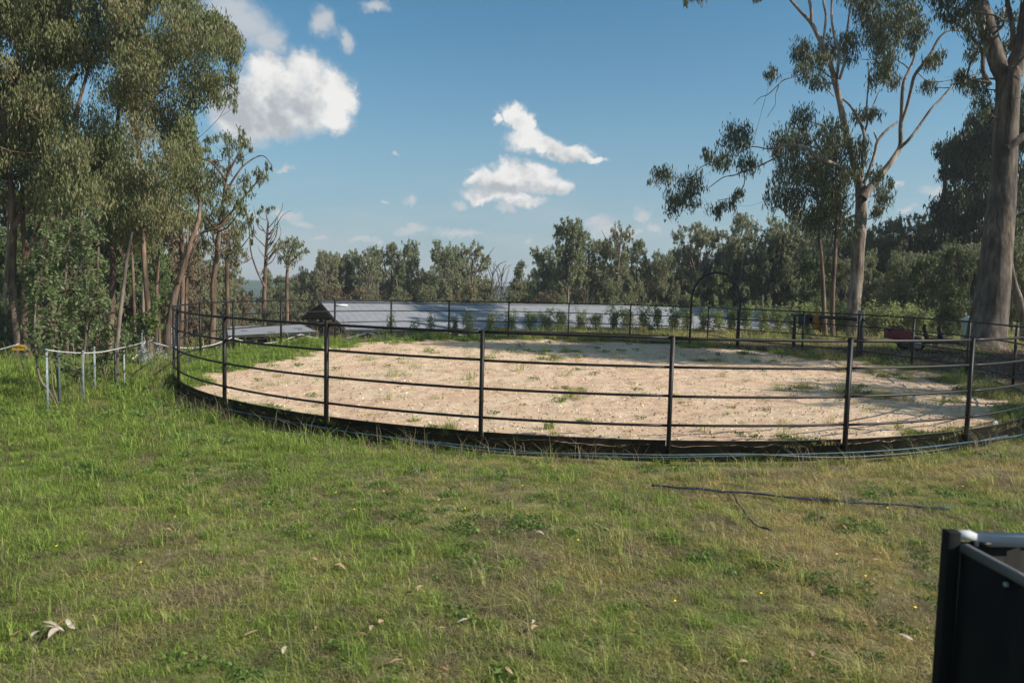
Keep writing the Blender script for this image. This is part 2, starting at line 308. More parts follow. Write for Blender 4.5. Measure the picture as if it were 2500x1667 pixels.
# ------------------------------------------------------------------ object helpers
def tag(o, label=None, cat=None, group=None, kind=None):
    if label: o['label'] = label
    if cat: o['category'] = cat
    if group: o['group'] = group
    if kind: o['kind'] = kind
    return o
def empty(name, loc, label, cat, group=None, rz=0):
    o = bpy.data.objects.new(name, None); COL.objects.link(o); o.location = tuple(float(v) for v in loc); o.rotation_euler = (0, 0, rz)
    o.empty_display_size = .2
    return tag(o, label, cat, group)
def put(name, mesh, parent=None, world_verts=False):
    o = bpy.data.objects.new(name, mesh); COL.objects.link(o)
    if parent is not None:
        o.parent = parent
        if world_verts:   # vertices are in world space: undo the parent's placement
            o.matrix_parent_inverse = Matrix.LocRotScale(parent.location, parent.rotation_euler, parent.scale).inverted()
    return o
class MB:
    """collects vertex and face blocks into ONE mesh"""
    def __init__(s): s.v = []; s.f4 = []; s.f3 = []; s.n = 0; s.smooth = False
    def add(s, v, f):
        v = np.asarray(v, float).reshape(-1, 3); f = np.asarray(f, int)
        s.v.append(v); (s.f4 if f.shape[1] == 4 else s.f3).append(f+s.n); s.n += len(v)
    def box(s, c, size, rz=0, tilt=None):
        h = np.array(size)/2
        v = np.array([[x, y, z] for z in (-1, 1) for y in (-1, 1) for x in (-1, 1)])*h
        if tilt is not None: v = v@np.array(Matrix(tilt)).T if not isinstance(tilt, np.ndarray) else v@tilt.T
        c_, s_ = math.cos(rz), math.sin(rz)
        v = v@np.array([[c_, -s_, 0], [s_, c_, 0], [0, 0, 1]]).T + np.array(c)
        s.add(v, [[0,2,3,1],[4,5,7,6],[0,1,5,4],[2,6,7,3],[0,4,6,2],[1,3,7,5]])
    def bar(s, a, b, w, h=None):
        """square bar from a to b"""
        s.tube([a, b], [w/2*1.414, (h or w)/2*1.414], 4, cap=True, phase=math.pi/4)
    def tube(s, pts, rad, sides=8, cap=False, phase=0.0):
        p = np.asarray(pts, float); n = len(p); rad = np.broadcast_to(np.asarray(rad, float), (n,))
        t = np.gradient(p, axis=0) if n > 2 else np.repeat([p[1]-p[0]], 2, 0)
        t = t/(np.linalg.norm(t, axis=1, keepdims=True)+1e-9)
        g0 = np.array([0, 0, 1.]) if abs(t[0, 2]) < .9 else np.array([1., 0, 0])
        u = np.zeros_like(p); c = np.cross(g0, t[0]); c /= np.linalg.norm(c)+1e-9; u[0] = c
        for i in range(1, n):
            c = u[i-1]-t[i]*np.dot(u[i-1], t[i]); u[i] = c/(np.linalg.norm(c)+1e-9)
        w = np.cross(t, u)
        a = np.linspace(0, 2*np.pi, sides, endpoint=False)+phase
        v = p[:, None]+rad[:, None, None]*(np.cos(a)[None, :, None]*u[:, None]+np.sin(a)[None, :, None]*w[:, None])
        i = np.arange(n-1)[:, None]*sides; j = np.arange(sides)[None]; j2 = (j+1) % sides
        f = np.stack([i+j, i+j2, i+sides+j2, i+sides+j], -1).reshape(-1, 4)
        if cap:
            c = np.array([p[0], p[-1]]); k = n*sides
            vv = np.concatenate([v.reshape(-1, 3), c]); s.add(vv, f); base = s.n-len(vv)
            jj = np.arange(sides); j2 = (jj+1) % sides
            s.f3.append(np.concatenate([np.stack([np.full(sides, k), j2, jj], 1), np.stack([np.full(sides, k+1), (n-1)*sides+jj, (n-1)*sides+j2], 1)])+base)
        else: s.add(v.reshape(-1, 3), f)
    def cyl(s, c, r, h, axis='z', sides=16):
        d = {'z': np.array([0, 0, h/2.]), 'x': np.array([h/2., 0, 0]), 'y': np.array([0, h/2., 0])}[axis] if isinstance(axis, str) else np.array(axis)*h/2
        s.tube([np.array(c)-d, np.array(c)+d], r, sides, cap=True)
    def mesh(s, name, mt, smooth=False):
        me = bpy.data.meshes.new(name)
        v = np.concatenate(s.v) if s.v else np.zeros((0, 3)); f4 = np.concatenate(s.f4) if s.f4 else np.zeros((0, 4), int); f3 = np.concatenate(s.f3) if s.f3 else np.zeros((0, 3), int)
        me.vertices.add(len(v)); me.vertices.foreach_set('co', v.astype(np.float32).ravel())
        nl = len(f4)*4+len(f3)*3; me.loops.add(nl)
        me.loops.foreach_set('vertex_index', np.concatenate([f4.ravel(), f3.ravel()]).astype(np.int32))
        me.polygons.add(len(f4)+len(f3))
        ls = np.concatenate([np.arange(len(f4))*4, len(f4)*4+np.arange(len(f3))*3]).astype(np.int32)
        me.polygons.foreach_set('loop_start', ls)
        try: me.polygons.foreach_set('loop_total', np.concatenate([np.full(len(f4), 4), np.full(len(f3), 3)]).astype(np.int32))
        except Exception: pass
        me.update(calc_edges=True); me.validate()
        me.materials.append(MATS[mt] if isinstance(mt, str) else mt)
        if smooth: me.polygons.foreach_set('use_smooth', np.ones(len(me.polygons), bool)); me.update()
        return me
    def obj(s, name, mt, parent=None, smooth=False, world=True):
        return put(name, s.mesh(name, mt, smooth), parent, world_verts=world and parent is not None)

def smooth_path(p, k=4):
    """Catmull-Rom through rows of p (any number of columns)"""
    p = np.asarray(p, float)
    if len(p) < 3: return np.stack([p[0]+(p[-1]-p[0])*t for t in np.linspace(0, 1, k+1)])
    q = np.concatenate([[2*p[0]-p[1]], p, [2*p[-1]-p[-2]]]); out = []
    for i in range(1, len(q)-2):
        a, b, c, d = q[i-1], q[i], q[i+1], q[i+2]
        for t in np.arange(k)/k: out.append(.5*((2*b)+(c-a)*t+(2*a-5*b+4*c-d)*t*t+(3*b-a-3*c+d)*t**3))
    out.append(p[-1]); return np.array(out)

def leaf_mesh(mb, centers, length, width, r, droop=0.75, spread=0.3):
    """adds one rhombic leaf per row of centers (numpy), hanging mostly down"""
    n = len(centers)
    if n == 0: return
    d = r.normal(size=(n, 3)); d /= np.linalg.norm(d, axis=1, keepdims=True)
    d = d*(1-droop)+np.array([0, 0, -1])*droop+r.normal(size=(n, 3))*spread*.4
    d /= np.linalg.norm(d, axis=1, keepdims=True)
    u = np.cross(d, r.normal(size=(n, 3))); u /= np.linalg.norm(u, axis=1, keepdims=True)+1e-9
    L = length*r.uniform(.6, 1.3, (n, 1)); W = width*r.uniform(.7, 1.25, (n, 1))
    a = centers-d*L*.5; t = centers+d*L*.5; m1 = centers+u*W*.5-d*L*.08; m2 = centers-u*W*.5-d*L*.08
    v = np.stack([a, m1, t, m2], 1).reshape(-1, 3)
    mb.add(v, np.arange(n*4).reshape(-1, 4))

def clump_points(c, rad, n, r, twig=.28, per=11):
    """leaf positions of an ellipsoidal spray: twigs biased outwards, leaves round each twig"""
    nt = max(2, n//per)
    d = r.normal(size=(nt, 3)); d /= np.linalg.norm(d, axis=1, keepdims=True)
    q = c+d*np.asarray(rad)*(r.uniform(0, 1, (nt, 1))**.42)
    k = r.integers(0, nt, n)
    p = q[k]+r.normal(size=(n, 3))*np.array([twig*.45, twig*.45, twig*.7])
    return p

def tree(name, base, limbs, clumps, label, group=None, bark='bark_pale', leaf='leaf_left', leaf_len=.22, leaf_w=.045, dens=420, seed=0, extra=(), connect=None,
         sides=9, cat='tree', flat=1.0, twig_r=.02, dead=()):
    """limbs: list of Nx4 arrays (x,y,z,r) in world space; the first is the trunk. clumps: (c, rad)."""
    r = np.random.default_rng(seed)
    root = empty(name, base, label, cat, group)
    tb = MB(); sm0 = smooth_path(limbs[0], 5)
    # flare at the foot
    tb.tube(sm0[:, :3], sm0[:, 3], max(sides, 10)); tb.obj('trunk', bark, root, True)
    bb = MB(); allp = [sm0[len(sm0)//3:]]
    for l in limbs[1:]:
        s_ = smooth_path(l, 4); bb.tube(s_[:, :3], np.maximum(s_[:, 3], .006), 7); allp.append(s_)
    pool = np.concatenate(allp)
    cb = MB()
    for (c, rad) in clumps:
        c = np.asarray(c, float); rad = np.asarray(rad, float)
        # a limb to the clump from the closest thick enough lower point
        dd = np.linalg.norm(pool[:, :3]-c, axis=1)+np.maximum(0, pool[:, 2]-c[2]+.3)*1.5
        q = pool[dd.argmin()]; dist = np.linalg.norm(q[:3]-c)
        mid = (q[:3]+c)/2+r.normal(size=3)*dist*.09+np.array([0, 0, -.06*dist])
        r0 = min(q[3]*.7, .012+.018*dist+twig_r*.5)
        pth = smooth_path(np.array([[*q[:3], r0], [*mid, r0*.7], [*c, r0*.4]]), 4)
        bb.tube(pth[:, :3], np.maximum(pth[:, 3], .006), 5)
        pool = np.concatenate([pool, pth[2:]])
        for _ in range(int(4+rad.mean()*2)):
            e = c+r.normal(size=3)*rad*.6
            bb.tube(smooth_path(np.array([c, (c+e)/2+r.normal(size=3)*.08, e]), 2), np.linspace(r0*.4, .004, 5), 3)
        area = math.pi*rad[0]*rad[2]
        leaf_mesh(cb, clump_points(c, rad, int(dens*area)+12, r, twig=min(.4, rad.mean()*.42)), leaf_len, leaf_w, r)
    for l in dead:
        s_ = smooth_path(l, 3); bb.tube(s_[:, :3], np.maximum(s_[:, 3], .005), 5)
    if bb.n: bb.obj('branches', bark, root, True)
    if cb.n: cb.obj('crown', leaf, root)
    return root

# ------------------------------------------------------------------ terrain
YC = np.array([2.151, 22.18]); YR = 11.204; ZR = 1.8
def S(t): t = np.clip(t, 0, 1); return t*t*(3-2*t)
def T(x, y):
    x = np.asarray(x, float); y = np.asarray(y, float)
    r = np.hypot(x-YC[0], y-YC[1])
    a = -1.3*S((r-YR-.3)/6)*S((-x+2)/8)*S((y-18)/10)
    s = (x+9.9)*-.425+(y-43.6)*.905
    b = -2.6*S((s+5.5)/7)*S((40-x)/12)
    c = 0*s
    far = np.hypot(x, y)
    d = (5.6+1.0*np.sin(x*.008+1)+.7*np.sin(x*.021))*S((far-260)/350)
    bump = .025*np.sin(x*1.3+y*.7)*np.cos(y*1.1-x*.4)+.05*np.sin(x*.31+2)*np.sin(y*.27)
    near = S((r-YR)/2); trench = -.13*np.exp(-((r-YR-.25)/.55)**2)*S((18-y)/4)
    return a+b+c+d+bump*near+trench
def ground_hit(px, py, lift=0.0):
    d = ray(px, py); z = 0.0
    for _ in range(25):
        t = (z+lift-EYE)/d[2]; p = CAM+t*d; z = .5*z+.5*float(T(p[0], p[1]))
    return np.array([p[0], p[1], float(T(p[0], p[1]))])
def vnoise(x, y, seed=0, n=256):
    r = np.random.default_rng(seed).random((n, n)); xi = np.floor(x).astype(int); yi = np.floor(y).astype(int)
    fx = S(x-xi); fy = S(y-yi); g = lambda i, j: r[i % n, j % n]
    return (g(xi, yi)*(1-fx)+g(xi+1, yi)*fx)*(1-fy)+(g(xi, yi+1)*(1-fx)+g(xi+1, yi+1)*fx)*fy
def litter(x, y):
    r = np.hypot(x-YC[0], y-YC[1])
    v = S((x+.4*(y-20)-9.0+3*vnoise(x*.5, y*.5, 3))/4)*S((r-YR)/.6)*S((y-13)/4)*S((36.5-y+2*vnoise(x*.4, y*.4, 5))/2.5)
    v2 = S((-x-13+3*vnoise(x*.3, y*.3, 4))/5)*S((y-30)/8)*.8
    return np.maximum(v, v2)

def build_ground():
    def axis(lo, hi, fine_lo, fine_hi, st):
        a = list(np.arange(fine_lo, fine_hi, st)); v = fine_hi; s = st
        while v < hi: a.append(v); s *= 1.13; v += s
        a.append(hi); v = fine_lo; s = st
        while v > lo: s *= 1.13; v -= s; a.insert(0, max(v, lo))
        return np.unique(np.array(a))
    X = axis(-1500, 1500, -26, 30, .3); Y = axis(-200, 2200, 1, 52, .3)
    gx, gy = np.meshgrid(X, Y); z = T(gx, gy)
    r = np.hypot(gx-YC[0], gy-YC[1]); z = z-.10*(r < YR-.35)
    nx, ny = len(X), len(Y); i = np.arange(ny-1)[:, None]*nx; j = np.arange(nx-1)[None]
    f = np.stack([i+j, i+j+1, i+nx+j+1, i+nx+j], -1).reshape(-1, 4)
    mb = MB(); mb.add(np.stack([gx, gy, z], -1).reshape(-1, 3), f); o = mb.obj('ground', 'ground', smooth=True)
    a = o.data.attributes.new('litter', 'FLOAT', 'POINT'); a.data.foreach_set('value', litter(gx, gy).ravel().astype(np.float32))
    a = o.data.attributes.new('forest', 'FLOAT', 'POINT'); a.data.foreach_set('value', S((np.hypot(gx, gy)-130)/60).ravel().astype(np.float32))
    tag(o, kind='structure')
build_ground()

def sand_z(x, y):
    r = np.hypot(x-YC[0], y-YC[1])
    z = .03*vnoise(x*2.2, y*2.2, 11)+.035*vnoise(x*5, y*5, 12)**2+.022*vnoise(x*12, y*12, 13)+.007*np.sin(r*9+2*vnoise(x*.6, y*.6, 15))+.06*vnoise(x*.5, y*.5, 14)
    k = S((r-(YR-1.6))/1.4)
    hump = .16*np.exp(-((x+7.6)**2+(y-27.0)**2)/.5)
    return .02+z+.05*k+hump
def green_edge(x, y):
    """how much grass has come into the arena: rim, widest on the far left and far right"""
    r = np.hypot(x-YC[0], y-YC[1]); a = np.arctan2(y-YC[1], x-YC[0])
    w = .22+1.9*np.exp(-((a-math.pi*.98)/.55)**2)+1.9*np.exp(-((a+math.pi*1.02)/.5)**2)+.7*np.exp(-((a-2.0)/.5)**2)+.6*np.exp(-((a-.55)/.7)**2)+.9*np.exp(-((a+.35)/.45)**2)
    e = S((r-(YR-w)+1.3*(vnoise(x*1.1, y*1.1, 21)-.5)+.7*(vnoise(x*4, y*4, 22)-.5))/.55)
    spots = S((vnoise(x*.7, y*.7, 23)*.6+vnoise(x*3, y*3, 24)*.4-.76)/.10)*.6
    return np.maximum(e, spots)
def build_sand():
    n = 300; g = np.linspace(-YR, YR, n); gx, gy = np.meshgrid(g+YC[0], g+YC[1]); r = np.hypot(gx-YC[0], gy-YC[1])
    k = np.minimum(1, (YR-.03)/np.maximum(r, 1e-6)); gx = YC[0]+(gx-YC[0])*k; gy = YC[1]+(gy-YC[1])*k
    z = sand_z(gx, gy); i = np.arange(n-1)[:, None]*n; j = np.arange(n-1)[None]
    f = np.stack([i+j, i+j+1, i+n+j+1, i+n+j], -1)
    keep = (r[:-1, :-1] < YR+.12) & (r[1:, 1:] < YR+.12)
    mb = MB(); mb.add(np.stack([gx, gy, z], -1).reshape(-1, 3), f[keep]); o = mb.obj('arena_sand', 'arena_sand', smooth=True)
    a = o.data.attributes.new('green', 'FLOAT', 'POINT'); a.data.foreach_set('value', green_edge(gx, gy).ravel().astype(np.float32))
    tag(o, kind='structure')
build_sand()

# ------------------------------------------------------------------ air
HAZE = 0.00055
if HAZE:
    hm = bpy.data.materials.new('haze'); hm.use_nodes = True; hn = hm.node_tree
    for n_ in list(hn.nodes):
        if n_.type == 'BSDF_PRINCIPLED': hn.nodes.remove(n_)
    pv = hn.nodes.new('ShaderNodeVolumePrincipled'); pv.inputs['Color'].default_value = (.90, .91, .93, 1); pv.inputs['Density'].default_value = HAZE; pv.inputs['Anisotropy'].default_value = .2
    hn.links.new(pv.outputs[0], hn.nodes['Material Output'].inputs['Volume']); MATS['haze'] = hm
    mb = MB(); mb.box((0, 1000, 14), (3100, 2500, 62)); tag(mb.obj('haze', 'haze'), kind='stuff')
    sc.cycles.volume_bounces = 0

# ------------------------------------------------------------------ round yard fence
def proj(p):
    q = np.asarray(p)-CAM; d = q@FW; return 1250+F*(q@RV)/d, 833.5-F*(q@UV)/d
AA = np.linspace(-math.pi, math.pi, 14401)
CX, CY = proj(np.stack([YC[0]+YR*np.cos(AA), YC[1]+YR*np.sin(AA), np.full_like(AA, ZR)], 1))
def angle_for(px, near):
    nr = (AA > -2.70) & (AA < -.56); ok = nr if near else ~nr
    d = np.where(ok, np.abs(CX-px), 1e9); return AA[d.argmin()]
far_px = [570.5, 687, 818.5, 956, 1097, 1243, 1389.6, 1540, 1686.6, 1805, 1963, 2098, 2232, 2367, 2482]
near_px = [549, 799, 1179, 1642, 2076, 2374]
POSTS = sorted([angle_for(p, False) for p in far_px] + [angle_for(p, True) for p in near_px] + [-2.5614-2*.253-.012, -2.5614-.253+.018, -2.5614, -.795, -.545])
# order the ring and merge any doubles
pp = [];
for a in sorted(POSTS):
    if not pp or a-pp[-1] > .12: pp.append(a)
POSTS = pp
GL, GR = angle_for(1686.6, False), angle_for(1805, False)
def ring(a, rad, z): return np.array([YC[0]+rad*math.cos(a), YC[1]+rad*math.sin(a), z])
def build_fence():
    root = empty('round_yard_fence', (YC[0], YC[1], 0), 'round black steel rail fence with four rails and a kick board, enclosing the sand yard', 'fence')
    for a in POSTS:
        is_gate = min(abs(a-GL), abs(a-GR)) < .02
        mb = MB(); w = .056
        c, s_ = math.cos(a), math.sin(a)
        mb.box((*ring(a, YR+.012, (ZR+.0-.25)/2)[:2], (ZR-.25)/2), (w, w, ZR+.25), a)
        mb.box((*ring(a, YR+.012, 0)[:2], ZR+.004), (w+.006, w+.006, .008), a)
        mb.obj('post', 'steel_black', root)
    zs = [(ZR-.030, .024), (1.345, .0205), (.905, .0205), (.465, .0205)]
    n = len(POSTS)
    for i in range(n):
        a0 = POSTS[i]; a1 = POSTS[(i+1) % n]
        if a1 < a0: a1 += 2*math.pi
        if abs(a0-GR) < .02 and abs(POSTS[(i+1) % n]-GL) < .02: continue     # the gateway
        if a1-a0 > .5: continue
        aa = np.linspace(a0, a1, 8); g = .030/YR; aa[0] += g; aa[-1] -= g
        for z, r in zs:
            mb = MB(); jit = random.uniform(-.006, .006)
            mb.tube([ring(a, YR-.004, z+jit) for a in aa], r, 10, cap=True); mb.obj('rail', 'steel_black', root, True)
        mb = MB()                                    # kick board: a thin curved plate with a rolled top lip
        prof = [(0, -.22), (0, .232), (.022, .238), (.022, .226), (.008, .222), (.008, -.22)]
        v = [ring(a, YR-.05+dx, z) for a in aa for dx, z in prof]; k = len(prof)
        f = [[q*k+j, q*k+(j+1) % k, (q+1)*k+(j+1) % k, (q+1)*k+j] for q in range(7) for j in range(k)]
        mb.add(v, f); mb.obj('kick_board', 'board_black', root)
    # hooped gateway
    pL, pR = ring(GL, YR+.05, 0), ring(GR, YR+.05, 0); mid = (pL+pR)/2; hw = np.linalg.norm(pR-pL)/2; ux = (pR-pL)/(2*hw)
    pts = [pL+np.array([0, 0, z]) for z in (-.2, 1.0, 1.9)]
    pts += [mid-ux*hw*math.cos(t)+np.array([0, 0, 2.05+1.22*math.sin(t)]) for t in np.linspace(0, math.pi, 22)]
    pts += [pR+np.array([0, 0, z]) for z in (1.9, 1.0, -.2)]
    mb = MB(); mb.tube(pts, .045, 10); mb.obj('gate_arch', 'steel_black', root, True)
    # gate leaf, standing ajar, hinged on the right-hand upright
    gate = bpy.data.objects.new('gate', None); COL.objects.link(gate); gate.parent = root; gate['label'] = 'steel gate leaf standing ajar under the arch'
    h = pR-ux*.075; e = at(1726, 845, 35.0); e[2] = 0; d = e-h; d[2] = 0; L = np.linalg.norm(d); d /= L
    def gp(s, z): p = h+d*s; return np.array([p[0], p[1], z])
    def sub(mb, nm): 
        o = put(nm, mb.mesh(nm, 'steel_black', True), gate); o.matrix_parent_inverse = Matrix.Translation(root.location).inverted(); return o
    for s in (0, L):
        mb = MB(); mb.tube([gp(s, .06), gp(s, ZR-.05)], .026, 10, cap=True); sub(mb, 'stile')
    for z in (ZR-.06, 1.33, .90, .46):
        mb = MB(); mb.tube([gp(-.02, z), gp(L+(.09 if z in (1.33, .90) else 0), z)], .0195, 8, cap=True); sub(mb, 'gate_rail')
    mb = MB(); mb.box(gp(L-.07, ZR-.08), (.1, .06, .07)); sub(mb, 'latch')
build_fence()

# ------------------------------------------------------------------ sheds beyond the yard
def build_shed():
    ridge0 = np.array([-12.9, 50.0, 1.05]); dirv = np.array([.905, .425, 0]); perp = np.array([.425, -.905, 0]); L = 43.0; W = 7.1; drop = 1.34
    root = empty('long_shed', (*ridge0[:2], float(T(*ridge0[:2]))), 'long low shed with a blue-grey metal gable roof behind the young hedge', 'shed')
    def P(l, w, z): q = ridge0+dirv*l+perp*w; return np.array([q[0], q[1], z])
    for sgn in (1, -1):                              # corrugated slope, ribs running down the slope
        n = 430; l = np.linspace(0, L, n); wv = .012*np.abs(((np.arange(n) % 5)-2)/2.)
        v = []; 
        for t in (0, 1):
            for li, k in zip(l, wv): v.append(P(li, sgn*W*t, ridge0[2]-drop*t+k))
        for t in (0, 1):
            for li in l: v.append(P(li, sgn*W*t, ridge0[2]-drop*t-.05))
        i = np.arange(n-1); f = [[a, a+1, n+a+1, n+a] for a in i]+[[2*n+a+1, 2*n+a, 3*n+a, 3*n+a+1] for a in i]
        mb = MB(); mb.add(v, f); mb.obj('roof_slope', 'roof_grey', root)
    mb = MB(); mb.bar(P(-.05, 0, ridge0[2]+.03), P(L+.05, 0, ridge0[2]+.03), .22, .05); mb.obj('ridge_cap', 'roof_grey', root)
    for sgn in (1, -1):
        for l in (-.04, L+.04):
            mb = MB(); mb.bar(P(l, 0, ridge0[2]-.09), P(l, sgn*W, ridge0[2]-drop-.09), .06, .26); mb.obj('barge_board', 'shed_dark', root)
        mb = MB(); mb.bar(P(0, sgn*(W+.06), ridge0[2]-drop-.08), P(L, sgn*(W+.06), ridge0[2]-drop-.08), .12, .15); mb.obj('gutter', 'roof_grey' if sgn > 0 else 'shed_dark', root)
    for l in (2.6, 15, 28, 41):                      # gable infill and inner trusses
        mb = MB(); a, b, c = P(l, 0, ridge0[2]-.12), P(l, W-.3, ridge0[2]-drop-.08), P(l, -W+.3, ridge0[2]-drop-.08)
        o = dirv*.06; mb.add([a, b, c, a+o, b+o, c+o], [[0, 1, 2], [5, 4, 3]]); mb.add([a, b, c, a+o, b+o, c+o], [[0, 3, 4, 1], [1, 4, 5, 2], [2, 5, 3, 0]]); mb.obj('gable_panel', 'shed_dark', root)
    for l in np.arange(1.2, L, 3.9):
        for w in (W-.7, -W+.7):
            q = P(l, w, 0); g = float(T(q[0], q[1])); mb = MB(); mb.box((q[0], q[1], (g-.3+ridge0[2]-drop)/2), (.24, .24, ridge0[2]-drop-g+.2), math.atan2(.425, .905)); mb.obj('post', 'shed_dark', root)
    for l0, l1 in ((19, 26), (33, 42.5)):
        a, b = P(l0, W-1.0, 0), P(l1, W-1.0, 0); g = min(float(T(*a[:2])), float(T(*b[:2]))); c = (a+b)/2
        mb = MB(); mb.box((c[0], c[1], (g-.3+ridge0[2]-drop)/2), (l1-l0, .08, ridge0[2]-drop-g+.1), math.atan2(.425, .905)); mb.obj('wall_panel', 'shed_wall', root)
    mb = MB(); q = P(1.15, 1.0, ridge0[2]-.11); mb.box(q, (.75, .22, .10), .425); mb.obj('roof_glint', 'white_metal', root)  # white block standing in for a sun glint on the roof
build_shed()

def build_small_shed():
    c = [np.array(v) for v in ((-13.5, 35.2, -.2), (-10.5, 39.8, -.2), (-13.0, 45.6, -.18), (-16.15, 41.9, -.2))]
    mid = sum(c)/4; root = empty('open_shelter', (mid[0], mid[1], float(T(mid[0], mid[1]))), 'small open shelter with a flat grey metal roof streaked with leaves, below the gable shed', 'shelter')
    mb = MB(); n = 60; v = []
    for t in (0, 1):
        for k in range(n):
            u = k/(n-1); p = (c[0]*(1-u)+c[1]*u)*(1-t)+(c[3]*(1-u)+c[2]*u)*t; v.append(p+np.array([0, 0, .012*(k % 2)]))
    for t in (0, 1):
        for k in range(n):
            u = k/(n-1); p = (c[0]*(1-u)+c[1]*u)*(1-t)+(c[3]*(1-u)+c[2]*u)*t; v.append(p-np.array([0, 0, .05]))
    i = range(n-1); mb.add(v, [[a, a+1, n+a+1, n+a] for a in i]+[[2*n+a+1, 2*n+a, 3*n+a, 3*n+a+1] for a in i]); mb.obj('roof_sheet', 'roof_grey', root)
    for a, b in ((0, 1), (1, 2), (2, 3), (3, 0)):
        mb = MB(); mb.bar(c[a]-[0, 0, .09], c[b]-[0, 0, .09], .06, .14); mb.obj('fascia', 'shed_dark', root)
    for u in (.04, .28, .52, .76, .97):
        for t in (.04, .96):
            p = (c[0]*(1-u)+c[1]*u)*(1-t)+(c[3]*(1-u)+c[2]*u)*t; g = float(T(p[0], p[1])); mb = MB()
            mb.box((p[0], p[1], (g-.3-.2)/2), (.16, .16, -.2-g+.2), .98); mb.obj('post', 'shed_dark', root)
    g = float(T(*c[3][:2])); a = c[3]*.98+mid*.02; b = c[2]*.98+mid*.02; m_ = (a+b)/2
    mb = MB(); mb.box((m_[0], m_[1], (g-.5-.2)/2), (np.linalg.norm(b-a), .06, -.2-g+.3), math.atan2(b[1]-a[1], b[0]-a[0])); mb.obj('back_wall', 'shed_dark', root)
    r = np.random.default_rng(4)
    for k in range(7):
        u, t = r.uniform(.08, .9), r.uniform(.05, .8); p = (c[0]*(1-u)+c[1]*u)*(1-t)+(c[3]*(1-u)+c[2]*u)*t
        mb = MB(); pts = []; w = r.uniform(.12, .3)
        for q in range(10): pts.append(p+np.array([math.cos(q*.628)*w*r.uniform(.6, 1.3), math.sin(q*.628)*w*.8*r.uniform(.5, 1.3), .022]))
        pts.append(p+np.array([0, 0, .035])); mb.add(pts, [[q, (q+1) % 10, 10] for q in range(10)]); mb.obj('leaf_pile', 'roof_stain', root)
build_small_shed()

# ------------------------------------------------------------------ tie rail with rugs, trailer, cover, trough
def build_tie_rail():
    a = ground_hit(1937, 848, 0); b = ground_hit(2098, 872, 0); root = empty('tie_rail', (a+b)/2, 'dark pipe tie rail on two posts just outside the far side of the round yard', 'tie rail')
    za = 1.48; zb = 1.72
    mb = MB(); mb.tube([a-[0, 0, .2], a+[0, 0, za]], .075, 12, cap=True); mb.obj('post', 'steel_black', root, True)
    mb = MB(); mb.tube([b-[0, 0, .2], b+[0, 0, zb+.12]], .12, 12, cap=True); mb.obj('post', 'timber_old', root, True)
    A = a+[0, 0, za]; B = b+[0, 0, 1.50]; d = (B-A)/np.linalg.norm(B-A)
    mb = MB(); mb.tube([A-d*.25, B+d*.15], .068, 12, cap=True); mb.obj('top_pipe', 'steel_black', root, True)
    def on(t): return A+(B-A)*t+[0, 0, .075]
    def drape(name, t0, t1, hf, hb, mt, lab, cat, seed):
        r = np.random.default_rng(seed); n, k = 12, 17; v = []
        side = np.array([d[1], -d[0], 0])
        for i in range(n):
            u = i/(n-1); base = on(t0+(t1-t0)*u)-[0, 0, .075]; lf = hf*(.85+.3*r.random()); lb = hb*(.85+.3*r.random())
            for j in range(k):
                w = j/(k-1); ang = (w-.5)*math.pi
                if .35 < w < .65: q = base+side*.085*math.sin((w-.5)/.15*math.pi/2)*-1+np.array([0, 0, .085*math.cos((w-.5)/.15*math.pi/2)])
                elif w <= .35: s_ = (.35-w)/.35; q = base+side*(.085+.05*s_*math.sin(u*9+seed))+np.array([0, 0, -lf*s_])+d*(s_*.10*(u-.5))
                else: s_ = (w-.65)/.35; q = base-side*(.085+.05*s_*math.sin(u*7+seed))+np.array([0, 0, -lb*s_])
                v.append(q)
        f = [[i*k+j, i*k+j+1, (i+1)*k+j+1, (i+1)*k+j] for i in range(n-1) for j in range(k-1)]
        mb = MB(); mb.add(v, f); mb.add(np.array(v)+[0, 0, -.012], [[q[3], q[2], q[1], q[0]] for q in f])
        o = mb.obj(name, mt, smooth=True); tag(o, lab, cat)
    drape('horse_boot', .10, .17, .42, .3, 'cloth_teal', 'dark teal padded boot hanging over the tie rail beside its end post', 'horse gear', 1)
    drape('horse_boot', .205, .275, .38, .3, 'cloth_teal', 'dark teal padded boot hanging on the tie rail next to the orange cloth', 'horse gear', 5)
    drape('saddle_cloth', .335, .42, .46, .62, 'cloth_orange', 'orange cloth slung over the middle of the tie rail', 'cloth', 3)
    mb = MB(); r = np.random.default_rng(3); pts = [a+[-.1-.14*math.sin(t*1.9), -.12-.05*math.cos(t), 1.12-.035*t+.06*math.sin(t*2.3)] for t in np.linspace(0, 14, 60)]
    tag(mb.tube(pts, .012, 5) or mb.obj('rope_coil', 'hose_black', smooth=True), 'dark coiled lead rope hanging off the end post of the tie rail', 'rope')
    mb = MB(); pts = [b+[-.16+.02*math.sin(t), -.14, 1.63]+np.array([.07*math.cos(t), 0, .2*math.sin(t)-.05]) for t in np.linspace(0, 6.28, 24)]
    mb.tube(pts, .014, 6); tag(mb.obj('rope_loop', 'rope_white', smooth=True), 'pale rope loop hanging on the thick timber post of the tie rail', 'rope')
build_tie_rail()

